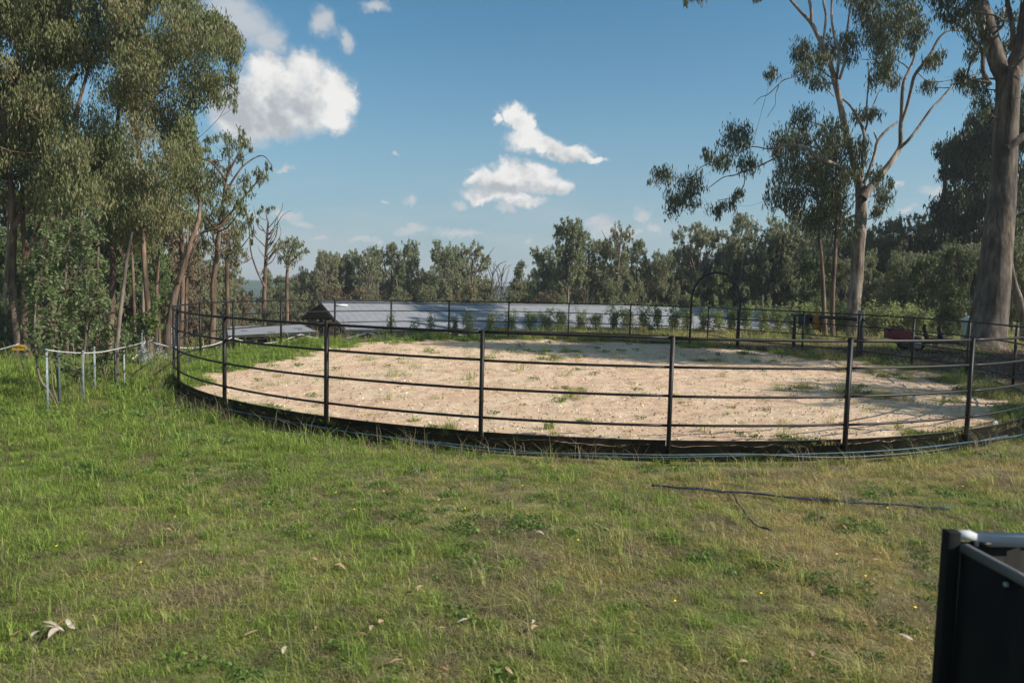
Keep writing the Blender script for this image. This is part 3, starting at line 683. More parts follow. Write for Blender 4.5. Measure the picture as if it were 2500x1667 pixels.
def build_trailer():
    D = 32.8; root = empty('garden_trailer', ground_hit(2240, 856), 'small farm trailer with a faded red tray and black wheel parked under the big gum', 'trailer')
    W = lambda px, py, dD=0: at(px, py, D+dD)
    wc = W(2237, 841)
    for dy in (0, 1.0):
        whl = put('wheel', (lambda m_: (m_.tube(smooth_path([wc+[0, dy-.11, 0], wc+[0, dy+.11, 0]], 1), .31, 24, cap=True), m_.mesh('wheel', 'rubber'))[1])(MB()), root, True)
        mb = MB(); mb.tube([wc+[0, dy-.13, 0], wc+[0, dy+.13, 0]], .17, 18, cap=True)
        rim = put('rim', mb.mesh('rim', 'rim_grey'), whl); rim.matrix_parent_inverse = Matrix.Translation(root.location).inverted()@Matrix.Identity(4)
        rim.matrix_parent_inverse = (whl.matrix_parent_inverse).copy(); rim.matrix_parent_inverse = Matrix.Identity(4)
    a, b, c, d_ = W(2184, 804.5), W(2233, 813), W(2234, 835), W(2184, 829)
    o = np.array([0, .95, 0]); mb = MB(); v = [a, b, c, d_]; v2 = [p+o for p in v]
    t = .03
    mb.add(v+v2, [[0, 3, 2, 1], [4, 5, 6, 7], [0, 4, 7, 3], [1, 2, 6, 5], [3, 7, 6, 2]]); mb.obj('tray', 'paint_red', root)
    mb = MB(); mb.bar(a+[0, 0, .01], b+[0, 0, .01], .05, .05); mb.bar(a+o, b+o, .05, .05); mb.bar(a, a+o, .05, .05); mb.obj('tray_rim', 'paint_red', root)
    mb = MB(); mb.bar(W(2162, 803, .4), W(2186, 806, .4), .09, .06); mb.bar(W(2172, 804, .4), W(2172, 811, .4), .04); mb.obj('hitch', 'steel_black', root)
    for dd in (0, .9):
        mb = MB(); mb.bar(W(2232, 814, dd), W(2300, 824, dd), .07, .05); mb.bar(W(2230, 838, dd), W(2330, 836, dd), .09, .06); mb.bar(W(2252, 838, dd), W(2262, 828, dd), .05); mb.obj('frame', 'steel_black', root)
    for px, y0, w in ((2258, 792, .075), (2293, 798, .075)):
        mb = MB(); p = smooth_path([W(px+4, 828), W(px+1, 812), W(px-2, 802), W(px, y0)], 3); mb.tube(p, [w*1.6]*3+[w]*(len(p)-3), 8, cap=True); mb.obj('lever', 'steel_black', root, True)
    mb = MB(); mb.box(W(2296, 832, .5), (1.15, .9, .2)); mb.obj('deck', 'shed_dark', root)
    mb = MB(); mb.box(W(2243, 827, .1), (.26, .4, .2)); mb.obj('storage_box', 'tan_box', root)
    for x0, x1 in ((2278, 2290), (2300, 2328)):
        mb = MB()
        for k in np.linspace(0, 1, 7): mb.bar(W(x0+(x1-x0)*k, 838+2*k), W(x0+(x1-x0)*k-3, 852-6*k, -.5), .018)
        for k in np.linspace(0, 1, 4): mb.bar(W(x0, 838+13*k, -.5*k), W(x1, 840+6*k, -.5*k), .018)
        mb.obj('mesh_ramp', 'ramp_mesh', root)
build_trailer()

def build_cover():
    D = 41.0; g = at(2368, 812, D); z0 = float(T(g[0], g[1])); root = empty('pump_cover', (g[0], g[1], z0), 'pale green box with a bright white sloping lid beside the massive gum trunk', 'box')
    p = at(2368, 783, D); mb = MB(); mb.box((p[0], p[1]+.2, (z0+p[2])/2), (.36, .5, p[2]-z0)); mb.obj('body', 'pale_green', root)
    mb = MB(); zt = p[2]; x, y = p[0], p[1]; v = [(x-.3, y-.1, zt), (x+.34, y-.1, zt+.02), (x+.34, y-.1, zt+.22), (x+.1, y-.1, zt+.26)]
    v += [(a, b+.62, c) for a, b, c in v]; mb.add(v, [[0, 1, 2, 3], [7, 6, 5, 4], [0, 3, 7, 4], [3, 2, 6, 7], [2, 1, 5, 6], [1, 0, 4, 5]]); mb.obj('lid', 'white_metal', root)
build_cover()
def build_trough():
    g = ground_hit(622, 853); root = empty('water_trough', g, 'pale green water trough on the slope behind the kick board, below the shelter', 'trough')
    mb = MB(); mb.box((g[0]+.2, g[1]+.6, g[2]+.2), (1.1, .6, .5), .3); mb.obj('tub', 'pale_green', root)
    mb = MB(); mb.box((g[0]+.2, g[1]+.6, g[2]+.465), (1.18, .68, .03), .3); mb.obj('rim', 'white_metal', root)
build_trough()

# ------------------------------------------------------------------ rope fence with pickets and yellow signs
def build_rope_fence():
    pk = [(117,853,1005,'steel_galv'),(146,852,998,'picket_green'),(204.6,857,983,'steel_galv'),(232,848,955,'steel_galv'),(282,837,946,'picket_green'),(303,857,944,'steel_galv'),
          (347,814,888,'steel_galv'),(362.5,821,890,'picket_green'),(384,812,878,'picket_green'),(391,810,872,'steel_galv'),(419,802,880,'steel_galv'),(430,808,874,'steel_galv')]
    where = ['nearest the lawn, holding the rope end by the saplings', 'second from the lawn, against the thick sapling stem', 'behind the first sapling', 'in tall grass between the saplings', 'with the rope passing left of the pale pole',
             'just right of the foot of the pale leaning pole', 'at the left top of the crumpled netting', 'where the rope peaks over the crumpled netting', 'between the two nettings', 'behind the smaller netting', 'seen through the left end of the yard rails', 'thin one inside the left end of the yard rails']
    for (x, yt, yb, mt), w in zip(pk, where):
        g = ground_hit(x, yb); D = (g-CAM)@FW; top = at(x, yt, D); root = empty('fence_post', g, ('galvanised' if mt == 'steel_galv' else 'dark green')+' steel picket '+w, 'post', 'steel pickets along the tree guards')
        mb = MB(); rz = random.uniform(0, 3); b0 = g-[0, 0, .3]; t0 = np.array([g[0], g[1], top[2]])+[random.uniform(-.01, .01), 0, 0]
        for k in range(3):                           # Y-section picket
            a = rz+k*2.094; o = np.array([math.cos(a), math.sin(a), 0])*.017; q = np.array([-math.sin(a), math.cos(a), 0])*.003
            mb.add([b0+q, b0-q, b0+o*1.3-q, b0+o*1.3+q, t0+q, t0-q, t0+o*1.3-q, t0+o*1.3+q], [[0, 1, 2, 3], [4, 7, 6, 5], [0, 3, 7, 4], [1, 5, 6, 2], [3, 2, 6, 7]])
        mb.tube([b0, t0], .013, 5, cap=True)
        mb.obj('picket', mt, root)
        if mt == 'steel_galv':
            mb = MB(); mb.tube([t0-[0, 0, .04], t0+[0, 0, .02]], .021, 8, cap=True); mb.obj('cap', 'steel_galv', root)
    # rope peaks beyond the yard, each on a thin black post
    peaks = [(566, 824, 34.0), (734, 816.5, 38.0), (897, 812, 41.0), (1062, 808.5, 43.5), (1218, 803, 46.0)]
    lab = ['beside the grey flat shelter roof', 'under the tip of the grey flat shelter roof', 'under the eave of the long shed', 'among the small dark hedge shrubs', 'carrying the far yellow sign']
    for (x, y, D), l in zip(peaks, lab):
        t = at(x, y, D); g = float(T(t[0], t[1])); mb = MB(); mb.tube([(t[0], t[1], g-.2), (t[0], t[1], t[2]+.02)], .03, 6, cap=True)
        o = mb.obj('rope_post', 'shed_dark'); tag(o, 'thin dark rope post '+l, 'post', 'dark posts of the rope fence')
    t = at(47, 842, 27.8); g = float(T(t[0], t[1]))
    # ropes: each span a thing between its posts
    def span(pts, lab, r=.022):
        w = [at(*p) for p in pts]; mb = MB(); mb.tube(smooth_path(w, 5), r, 6, cap=True); tag(mb.obj('white_rope', 'rope_white', smooth=True), lab, 'rope', 'white ropes of the rope fence')
    span([(-60, 864, 27.5), (0, 853, 27.7), (47, 840, 27.8)], 'white rope rising from the frame edge to the yellow sign', .03)
    span([(47, 840, 27.8), (68, 844, 24), (88, 850, 19), (117, 854.5, 13.25)], 'white rope from the yellow sign to the nearest galvanised picket', .010)
    span([(117, 854.5, 13.25), (148, 858.6, 13.6), (193, 861.5, 14.4), (240, 860, 15), (282, 852.5, 15.6), (330, 841.6, 19), (355, 833.6, 22)], 'white rope sagging behind the saplings', .011)
    span([(355, 833.6, 22), (346, 848, 21.6), (335, 866, 21), (323, 876, 20.6)], 'loose white rope end hanging down beside the crumpled netting', .02)
    span([(366, 833.6, 22), (400, 843.4, 23.5), (419, 847, 24.5), (450, 849.5, 26.5), (475, 849, 28), (515, 843, 31), (551, 830.6, 33.3), (566, 824, 34)], 'white rope sagging across the far left of the yard rails', .026)
    span([(566, 824, 34), (590, 831.5, 34.6), (620, 838, 35.3), (648, 838.5, 36), (687, 832, 37), (715, 823, 37.6), (734, 816.5, 38)], 'white rope sagging in front of the flat shelter roof', .03)
    span([(734, 816.5, 38), (760, 823, 38.5), (800, 831.5, 39.2), (830, 830, 39.8), (870, 820, 40.5), (897, 812, 41)], 'white rope sagging below the gable end of the long shed', .032)
    span([(897, 812, 41), (920, 818, 41.4), (955, 824, 42), (990, 823, 42.4), (1020, 817, 43), (1062, 808.5, 43.5)], 'white rope sagging below the long shed eave among dark posts', .03)
    span([(1062, 808.5, 43.5), (1085, 811, 44), (1110, 816, 44.4), (1140, 818, 45), (1178, 814, 45.5), (1218, 803, 46)], 'white rope running up to the far yellow sign', .028)
    # signs
    def sign(x, y, D, w, h, lab, text):
        t = at(x, y, D); root = empty('warning_sign', (t[0], t[1], float(T(t[0], t[1]))), lab, 'sign')
        mb = MB(); mb.tube([(t[0], t[1]+.03, float(T(t[0], t[1]))-.2), (t[0], t[1]+.03, t[2]+h/2)], .035, 6, cap=True); mb.obj('post', 'shed_dark', root)
        mb = MB(); a = w/2; b = h/2; pr = [(-a, -b), (a*.72, -b), (a, -b*.2), (a*.86, b*.75), (a*.3, b), (-a*.2, b*.98), (-a, b*.72)]
        v = [(t[0]+p, t[1]-.02, t[2]+q) for p, q in pr]+[(t[0]+p, t[1], t[2]+q) for p, q in pr]; k = len(pr)
        c = len(v); v += [(t[0], t[1]-.02, t[2]), (t[0], t[1], t[2])]
        mb.add(v, [[i, (i+1) % k, c] for i in range(k)]+[[k+(i+1) % k, k+i, c+1] for i in range(k)]); mb.add(v, [[i, k+i, k+(i+1) % k, (i+1) % k] for i in range(k)])
        mb.obj('plate', 'sign_yellow', root)
        if text:
            cu = bpy.data.curves.new('lettering', 'FONT'); cu.body = text; cu.size = h*.52; cu.align_x = 'CENTER'; cu.align_y = 'CENTER'; cu.extrude = .001
            tmp = bpy.data.objects.new('lettering', cu); COL.objects.link(tmp); bpy.context.view_layer.update()
            me = bpy.data.meshes.new_from_object(tmp.evaluated_get(bpy.context.evaluated_depsgraph_get())); bpy.data.objects.remove(tmp)
            me.materials.clear(); me.materials.append(MATS['print_black']); o = put('lettering', me, root)
            me.transform(Matrix.Translation((t[0]-.03, t[1]-.0235, t[2]+.0))@Matrix.Rotation(math.pi/2, 4, 'X')); o.matrix_parent_inverse = Matrix.Translation(root.location).inverted()
    sign(47, 848.3, 27.8, .52, .205, 'yellow warning plate on the rope fence in front of the dark left trees', 'WARNING')
    sign(1219, 803, 46.0, .68, .2, 'small yellow plate on the far rope fence between dark hedge shrubs', None)
    # crumpled wire netting
    def net(px0, py0, px1, py1, D, lab, seed):
        r = np.random.default_rng(seed); top = at(px0, py0, D); ft = at(px1, py1, D-.4); bl = at(px0-8, py1-2, D-.2); bl[2] = float(T(bl[0], bl[1])); ft[2] = float(T(ft[0], ft[1]))
        mb = MB(); n = 16; gr = np.zeros((n, n, 3))
        for i in range(n):
            for j in range(n):
                u, w = i/(n-1), j/(n-1); side = bl*(1-w)+ft*w; p = top*(1-u)+side*u
                p = p+np.array([0, -.35*math.sin(w*math.pi)*u, 0])+r.normal(size=3)*.035*(.3+u); gr[i, j] = p
        for i in range(n): mb.tube(gr[i], .006, 3)
        for j in range(n): mb.tube(gr[:, j], .006, 3)
        for i in range(n-1):
            mb.tube([gr[i, j] if (i+j) % 2 else gr[i+1, j] for j in range(n)], .006, 3)
        tag(mb.obj('wire_netting', 'net_grey'), lab, 'netting', 'crumpled netting on the rope fence')
    net(345, 836, 393, 903, 21.2, 'large crumpled wire netting drooping from a picket into the dry grass', 1)
    net(384, 838, 424, 884, 23.2, 'smaller crumpled wire netting behind the left end of the yard fence', 2)
build_rope_fence()

# ------------------------------------------------------------------ pipes, tap, black hose
def build_pipes():
    def arc(px0, px1, off, z, wav, seed, n=70):
        a0, a1 = angle_for(px0, True), angle_for(px1, True) if px1 < 2480 else -.55
        r = np.random.default_rng(seed); t = np.linspace(0, 1, n); a = a0+(a1-a0)*t; ph = r.uniform(0, 6, 3)
        o = off+wav*(.5+.5*np.sin(t*7+ph[0]))+.015*np.sin(t*23+ph[1]); zz = z+.045*np.sin(t*11+ph[2])+.01*np.sin(t*29)
        return np.stack([YC[0]+(YR+o)*np.cos(a), YC[1]+(YR+o)*np.sin(a), zz], 1)
    mb = MB(); mb.tube(arc(560, 2495, .10, .045, .10, 1, 120), .012, 6, cap=True); tag(mb.obj('poly_pipe', 'hose_blue', smooth=True), 'blue poly pipe winding along the outside of the kick board', 'pipe')
    mb = MB(); mb.tube(arc(980, 2450, .16, .04, .06, 5, 100), .013, 6, cap=True); tag(mb.obj('poly_pipe', 'pipe_grey', smooth=True), 'grey pipe lying against the kick board beside the blue pipe', 'pipe')
    def hose(pts, lab, r=.012):
        w = np.array([ground_hit(*p) for p in pts]); w = smooth_path(w, 6); rr = np.random.default_rng(len(pts)); w[:, 2] += .05+.006*np.sin(np.arange(len(w))*.9); w[:, :2] += rr.normal(size=(len(w), 2))*.003
        mb = MB(); mb.tube(w, r, 6, cap=True)
        w2 = w+np.array([0, -.035, .004])+np.stack([0*w[:, 0], .02*np.sin(np.arange(len(w))*.5), 0*w[:, 0]], 1); mb.tube(w2, r*.85, 6, cap=True)
        tag(mb.obj('drip_hose', 'hose_black', smooth=True), lab, 'hose')
    hose([(1590, 1194), (1660, 1199), (1760, 1207), (1900, 1220), (2050, 1232), (2200, 1243), (2320, 1249)], 'long straight pair of black drip hoses lying across the lawn')
    hose([(1788, 1212), (1800, 1236), (1822, 1268), (1842, 1290), (1880, 1305)], 'short broken black hose end in the lawn below the long hose', .007)
    g = ground_hit(2424, 1078); root = empty('garden_tap', g, 'white handled garden tap on a green riser at the near right of the yard fence', 'tap')
    mb = MB(); mb.tube([g-[0, 0, .1], g+[0, 0, .16]], .022, 10, cap=True); mb.obj('riser', 'pale_green', root)
    mb = MB(); mb.tube([g+[0, 0, .16], g+[0, 0, .30]], .026, 10, cap=True); mb.tube([g+[0, -.0, .22], g+[-.05, -.06, .19]], .014, 8, cap=True); mb.obj('valve', 'shed_dark', root)
    mb = MB(); c = g+[0, -.03, .34]; mb.tube([c+[.034*math.cos(t), 0, .034*math.sin(t)] for t in np.linspace(0, 6.3, 16)], .010, 6); mb.tube([c+[0, 0, -.05], c+[0, 0, .03]], .012, 8, cap=True); mb.obj('handle', 'white_metal', root, True)
build_pipes()

def build_panel():
    root = empty('steel_enclosure', (2.05, 3.3, 0), 'tall charcoal metal enclosure with pale top rails at the near right corner', 'enclosure')
    zt = 1.405; x0, y0 = 2.035, 3.30
    mb = MB(); mb.box((x0-.014, y0+.010, zt/2+.008), (.060, .055, zt+.02)); o = mb.obj('corner_post', 'panel_charcoal', root)
    bv = o.modifiers.new('bevel', 'BEVEL'); bv.width = .006; bv.segments = 2
    # side sheet running back towards the viewer, folded ribs
    def sheet(p0, p1, inward, name):
        p0, p1 = np.array(p0), np.array(p1); L = np.linalg.norm(p1-p0); d = (p1-p0)/L; n = int(L/.0475); v = []
        for k in range(n+1):
            o = inward*(.0 if (k//2) % 3 else .016)
            for z in (0, zt-.03): v.append((*(p0+d*L*k/n+o), z))
        f = [[2*k, 2*k+2, 2*k+3, 2*k+1] for k in range(n)]
        mb = MB(); mb.add(v, f); q = mb.obj(name, 'panel_charcoal', root); m_ = q.modifiers.new('thick', 'SOLIDIFY'); m_.thickness = .002
    sheet((x0+.006, y0-.012), (x0+.10, 1.3), np.array([1, 0.]), 'side_sheet'); sheet((x0+.01, y0+.012), (4.2, y0+.05), np.array([0, -1.]), 'end_sheet')
    mb = MB(); mb.box((x0+.045, y0+.012, zt-.003), (.085, .055, .030)); mb.obj('corner_cap', 'rail_silver', root)
    mb = MB(); mb.bar((x0+.09, y0+.014, zt-.022), (4.2, y0+.052, zt-.022), .052, .034); mb.obj('end_rail', 'rail_silver', root)
    mb = MB(); mb.bar((x0+.022, y0-.03, zt-.048), (x0+.112, 1.3, zt-.048), .036, .026); mb.obj('side_rail', 'rail_dull', root)
    mb = MB(); mb.box((x0+.125, y0-.012, zt-.035), (.05, .03, .02)); mb.obj('latch', 'steel_black', root)
    mb = MB(); mb.cyl((x0+.017, y0-.33, zt-.095), .011, .014, 'x', 8); mb.obj('bolt', 'steel_galv', root)
build_panel()

# ------------------------------------------------------------------ trees: hero gum, right
def conv(pts, D0, sx=1.0, ox=0.0, oy=0.0, wob=0.0, seed=0):
    """(x, y, half width[, depth shift]) traced points at distance D0 -> world x,y,z,r"""
    r = np.random.default_rng(seed); out = []; dz = 0
    for p in pts:
        dz += r.normal()*wob; dd = D0+dz+(p[3] if len(p) > 3 else 0)
        w = at(ox+p[0]*sx, oy+p[1]*sx, dd); out.append([*w, p[2]*sx*D0/F])
    return np.array(out)
Z = 1/2.476
def z6(pts, D, wob=0.25, seed=0): return conv(pts, D, Z, 1550, 0, wob, seed)
def z6c(cl, D, spread, seed, squash=.9):
    r = np.random.default_rng(seed); out = []
    for c in cl:
        d = D+(c[4] if len(c) > 4 else r.uniform(-spread, spread)); k = Z*d/F
        out.append((at(1550+c[0]*Z, c[1]*Z, d), (c[2]*k, (c[2]+c[3])*.5*k*1.1, c[3]*k*squash)))
    return out
D1 = 43.5
g1 = [[(1316,2050,62),(1320,1960,46),(1322,1850,40),(1338,1700,38),(1350,1500,37),(1362,1386,35),(1368,1230,33),(1362,1120,31),(1340,1060,26)],
 [(1345,1075,24),(1320,960,22),(1290,850,20),(1262,740,19),(1240,620,18),(1215,520,17),(1190,420,15),(1150,320,14),(1110,230,13),(1065,140,12),(1000,70,9),(940,0,8),(880,-80,6),(800,-200,4)],
 [(1068,145,10),(1065,60,9),(1050,-20,8),(1040,-120,6),(1060,-260,4)],
 [(1215,510,10),(1228,400,9),(1235,330,9),(1210,240,8),(1190,120,7),(1190,0,6),(1195,-120,5)],
 [(1238,480,9),(1265,380,8),(1275,250,7),(1295,100,6),(1310,0,5),(1330,-110,4)],
 [(1135,290,8),(1145,200,7),(1155,90,7),(1140,0,6),(1190,-90,5)],
 [(1345,1065,16),(1230,1005,13,-2.5),(1160,975,12,-3.2),(1100,960,11,-3.6),(1060,910,10,-3.8),(1010,885,10,-4),(940,880,9,-4),(880,882,8,-4),(840,915,6,-4),(828,950,4,-4)],
 [(885,886,6,-4),(800,900,4,-3),(710,888,3,-2),(620,930,2,-1)],
 [(880,-80,5),(740,-130,5),(560,-140,4),(420,-110,3),(330,-50,2)],
 [(1368,1070,13),(1380,960,11),(1388,850,10),(1380,790,9),(1345,710,8),(1300,640,6),(1255,600,5)],
 [(1384,810,8),(1405,740,6),(1400,660,5),(1412,500,4),(1410,380,3)],
 [(1402,750,6),(1440,640,4),(1482,540,3)],
 [(1375,1200,30),(1440,1110,21),(1510,1030,19),(1570,950,17),(1605,880,14),(1605,780,12),(1612,690,11),(1615,600,11),(1625,500,10),(1660,420,8),(1690,340,7),(1700,200,6),(1690,80,5),(1680,-60,4)],
 [(1600,895,12),(1660,840,9),(1720,760,8),(1790,660,7),(1850,600,7),(1910,530,6),(1980,480,5),(2080,440,3)],
 [(1608,750,10),(1640,660,9),(1665,560,9),(1690,460,10),(1740,390,9),(1790,320,8),(1840,230,7),(1900,187,5),(1990,190,3)],
 [(1385,1110,11),(1420,1020,10),(1450,930,9),(1465,860,9),(1520,790,8),(1590,738,7)],
 [(1467,855,5),(1445,800,4)]]
dead1 = [[(1210,490,4),(1130,430,4),(1080,410,3),(980,460,3),(900,485,3),(860,520,3),(800,575,2.4),(755,590,2),(718,635,1.5)],[(870,515,3),(850,580,2.6),(850,630,2),(825,670,2),(800,710,1.5)],
 [(1205,585,4),(1160,540,3),(1100,500,3),(1050,440,2)],[(840,960,5),(760,1000,5),(700,1020,4),(600,1060,4),(540,1070,3),(480,1110,3),(430,1150,2)],[(520,960,3),(400,1010,3),(350,1070,3),(290,1080,2),(200,1060,2)],
 [(665,1070,3),(655,1130,3),(600,1190,2.4),(510,1210,2)],[(1700,430,3),(1760,485,3),(1840,495,3),(1930,480,2)],[(1560,330,3),(1450,360,3),(1370,360,2)]]
cl1 = [(1450,130,110,150),(1390,60,80,90),(1530,330,80,110),(1480,480,75,60),(1520,420,60,70),(1000,300,70,58),(1030,350,70,60),(830,445,42,50),(1020,440,62,62),(1110,500,62,55),(1180,300,80,85),(1130,380,80,60),
 (1020,720,80,78),(620,810,90,66),(600,870,110,60),(430,940,42,48),(530,980,86,56),(690,1000,76,66),(170,1070,86,56),(90,1105,26,16),(350,1120,86,76),(240,1210,56,110),(490,1270,56,46),(570,1240,50,40),(620,1190,34,52),(330,1210,60,70),
 (900,890,100,110),(1000,860,90,90),(960,1020,110,120),(870,1180,86,110),(960,1230,70,90),(1190,820,110,100),(1250,900,90,90),(1160,960,110,100),(1230,1130,60,100),(1370,920,44,90),(1380,700,70,42),(1440,690,60,44),(1460,1060,54,56),(1500,1180,56,90),(1470,1280,38,52),(1540,1120,34,40),
 (1790,390,60,44),(1830,350,50,50),(1780,530,56,40),(1300,330,54,66),(1290,240,50,60),(1640,70,90,90),(1700,180,70,90),(1620,200,60,80),(1680,270,44,60),(1560,150,80,90),(1480,240,80,90),(740,-4,40,14),(315,18,28,30),(1560,500,44,44),
 (1400,-40,160,70),(1600,-60,150,80),(1150,-160,170,60),(870,-190,160,50),(380,-30,70,40)]
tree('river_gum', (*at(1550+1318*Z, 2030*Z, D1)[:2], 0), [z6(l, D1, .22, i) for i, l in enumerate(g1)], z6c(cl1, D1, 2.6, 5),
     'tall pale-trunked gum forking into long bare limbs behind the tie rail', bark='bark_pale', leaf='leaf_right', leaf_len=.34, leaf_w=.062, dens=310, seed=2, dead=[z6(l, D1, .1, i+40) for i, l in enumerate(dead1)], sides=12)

# massive gum at the right edge
D2 = 37.0
g2 = [[(2110,2110,150),(2120,2060,112),(2135,1960,104),(2150,1850,98),(2175,1650,88),(2195,1450,82),(2215,1250,76),(2232,1000,70),(2243,800,66),(2252,620,64),(2258,480,66),(2262,420,62)],
 [(2235,480,50),(2190,380,50),(2150,250,50),(2110,120,50),(2070,0,48),(2010,-160,40),(1960,-340,28)],
 [(2280,460,56),(2320,330,46),(2355,200,44),(2375,60,44),(2390,-120,38),(2440,-320,26)],
 [(2275,300,14),(2285,200,15),(2270,110,14),(2250,0,13),(2240,-120,10)],
 [(2145,520,16),(2105,430,13),(2100,320,12),(2040,230,10),(1965,155,8),(1900,80,6),(1840,20,4)],
 [(2245,900,34),(2310,850,26),(2400,800,20),(2520,740,14)],
 [(2240,1330,10),(2300,1310,9),(2380,1280,7)]]
cl2 = [(1890,40,90,80,-4),(1990,80,90,90,-3),(2060,210,56,110,-2),(2050,330,60,60,-3),(2000,500,76,60,2),(2080,540,86,70,1),(1960,470,56,50,2),(2110,640,60,70),(2200,130,60,80,2),(2220,280,60,60,3),(2150,690,60,60,2),(2330,120,70,90,3),(2380,300,70,80,2),(2390,560,60,90,1),(2390,700,60,90),
 (1880,-60,130,90,-4),(1750,-90,150,60,-5),(2060,-80,170,80,-4),(2280,-120,170,80),(2010,160,60,70,-2),(1930,110,70,60,-4)]
cl2 += [(2000,-350,220,160,-6),(2250,-420,240,170,-5),(2500,-300,220,160,-5),(2650,-80,160,160,-3),(2600,200,120,130,-2),(2560,450,110,120,-3),(1800,-280,180,120,-8),(2450,-560,260,150,-4),(2100,-620,240,150,-6)]
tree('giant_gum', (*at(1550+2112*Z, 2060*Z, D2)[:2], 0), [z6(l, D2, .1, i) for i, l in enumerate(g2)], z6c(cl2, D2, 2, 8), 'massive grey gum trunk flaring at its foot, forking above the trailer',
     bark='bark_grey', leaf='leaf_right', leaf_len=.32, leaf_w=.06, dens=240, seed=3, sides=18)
# slim twin stems beside the river gum
for i, (pts, lab) in enumerate((([(2014,822,6.5),(2012,770,5.5),(2009,690,5),(2005,630,4.5),(2000,560,4),(1996,480,3.6),(1985,440,3)], 'slim grey sapling gum leaning slightly, left one of two beside the pale-trunked gum'),
        ([(2034,822,6),(2032,770,5.5),(2034,700,5),(2039,620,4.5),(2043,540,4),(2046,480,3.5),(2050,430,3)], 'slim straight sapling gum, the one closest to the pale-trunked gum'))):
    l = [conv(pts, 41.5)]; c = []
    rr = np.random.default_rng(30+i)
    l += [conv([(pts[4][0], 560, 2.5), (pts[4][0]+24, 520, 1.5), (pts[4][0]+45, 490, 1)], 41.5)]
    for k in range(9): c.append((at(pts[5][0]+rr.uniform(-60, 50), rr.uniform(400, 560), 41.5+rr.uniform(-1.5, 1.5)), (.8, .8, .8)))
    tree('slim_gum', (*at(pts[0][0], 822, 41.5)[:2], 0), l, c, lab, bark='bark_brown', leaf='leaf_right', leaf_len=.3, leaf_w=.055, dens=190, seed=50+i, group='slim twin gums')

def crown_tree(name, px, yb, D, trunk_px, clumps, label, seed, **kw):
    """trunk traced in photo pixels, clumps (px,py,rx,ry,depth shift)"""
    l = [conv(trunk_px, D, wob=.08, seed=seed)]
    for b in kw.pop('limbs', []): l.append(conv(b, D, wob=.15, seed=seed+len(b)))
    d = [conv(b, D, wob=.05, seed=3) for b in kw.pop('deadp', [])]
    c = []
    rr = np.random.default_rng(seed)
    for q in clumps:
        dd = D+(q[4] if len(q) > 4 else rr.uniform(-2.5, 2.5)); k = dd/F; c.append((at(q[0], q[1], dd), (q[2]*k, (q[2]+q[3])/2*k, q[3]*k)))
    b = at(trunk_px[0][0], trunk_px[0][1], D)
    b = (b[0], b[1], float(T(b[0], b[1]))); l[0] = np.concatenate([[[b[0], b[1], b[2]-.3, l[0][0][3]*1.15]], l[0]])
    return tree(name, b, l, c, label, seed=seed, dead=d, **kw)

# dark trees massed at the right edge behind the giant gum
rr = np.random.default_rng(77)
edge_r = [(250,2470),(280,2440),(310,2330),(345,2300),(400,2262),(430,2268),(455,2295),(475,2268),(520,2262),(560,2240),(600,2212),(650,2190),(700,2175),(760,2190)]
ey, ex = zip(*edge_r)
cl3 = [[], [], []]
for k in range(150):
    y = rr.uniform(255, 750); x0 = np.interp(y, ey, ex)+24; x = x0+(2640-x0)*rr.random()**1.25; i = 0 if x < 2330 else (1 if x < 2440 else 2)
    cl3[i].append((x, y, rr.uniform(26, 44), rr.uniform(22, 40), rr.uniform(-3, 5)))
names = ['dark drooping gum whose low leafy edge hangs over the rear yard rails', 'dense dark gum crown filling the gap behind the giant trunk', 'very dark gum foliage at the right frame edge behind the giant trunk']
for i, (tx, D) in enumerate(((2300, 62), (2410, 58), (2560, 55))):
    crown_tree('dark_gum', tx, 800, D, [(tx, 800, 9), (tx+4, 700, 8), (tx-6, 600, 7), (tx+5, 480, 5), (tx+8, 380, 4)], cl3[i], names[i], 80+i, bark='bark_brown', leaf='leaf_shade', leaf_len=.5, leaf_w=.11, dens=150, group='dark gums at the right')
crown_tree('leaning_gum', 2492, 790, 40.5, [(2500, 800, 9), (2490, 735, 8), (2479, 700, 7), (2470, 660, 6), (2462, 600, 4)], [(2480, 560, 34, 40), (2500, 480, 30, 40)], 'thin pinkish trunk leaning behind the giant gum', 95, bark='bark_pale', leaf='leaf_right', leaf_len=.3, leaf_w=.06, dens=160)

# trees standing beyond the right of the frame: their shade falls over the yard
def plain_gum(x, y, h, cr, label, seed, n=26, leaf='leaf_right', name='roadside_gum', lo=.45, dens=75, ll=.42, **kw):
    r = np.random.default_rng(seed); z0 = float(T(x, y)); lean = r.normal(size=2)*.06*h
    tr = np.array([[x, y, z0-.2, .035*h], [x+lean[0]*.2, y+lean[1]*.2, z0+.25*h, .024*h], [x+lean[0]*.6, y+lean[1]*.6, z0+.5*h, .018*h], [x+lean[0], y+lean[1], z0+.8*h, .008*h]])
    c = []
    for k in range(n):
        a = r.uniform(0, 6.283); u = r.uniform(lo, 1.0); rad = cr*math.sqrt(max(.08, 1-((u-(.5+lo/2))/(.62*(1-lo)+.12))**2))*r.uniform(.35, 1)
        c.append(((x+lean[0]*u+rad*math.cos(a), y+lean[1]*u+rad*math.sin(a), z0+u*h*.95), (cr*r.uniform(.22, .36),)*2+(cr*r.uniform(.16, .28),)))
    return tree(name, (x, y, z0), [tr], c, label, seed=seed, leaf=leaf, leaf_len=ll, leaf_w=ll*.2, dens=dens, **kw)
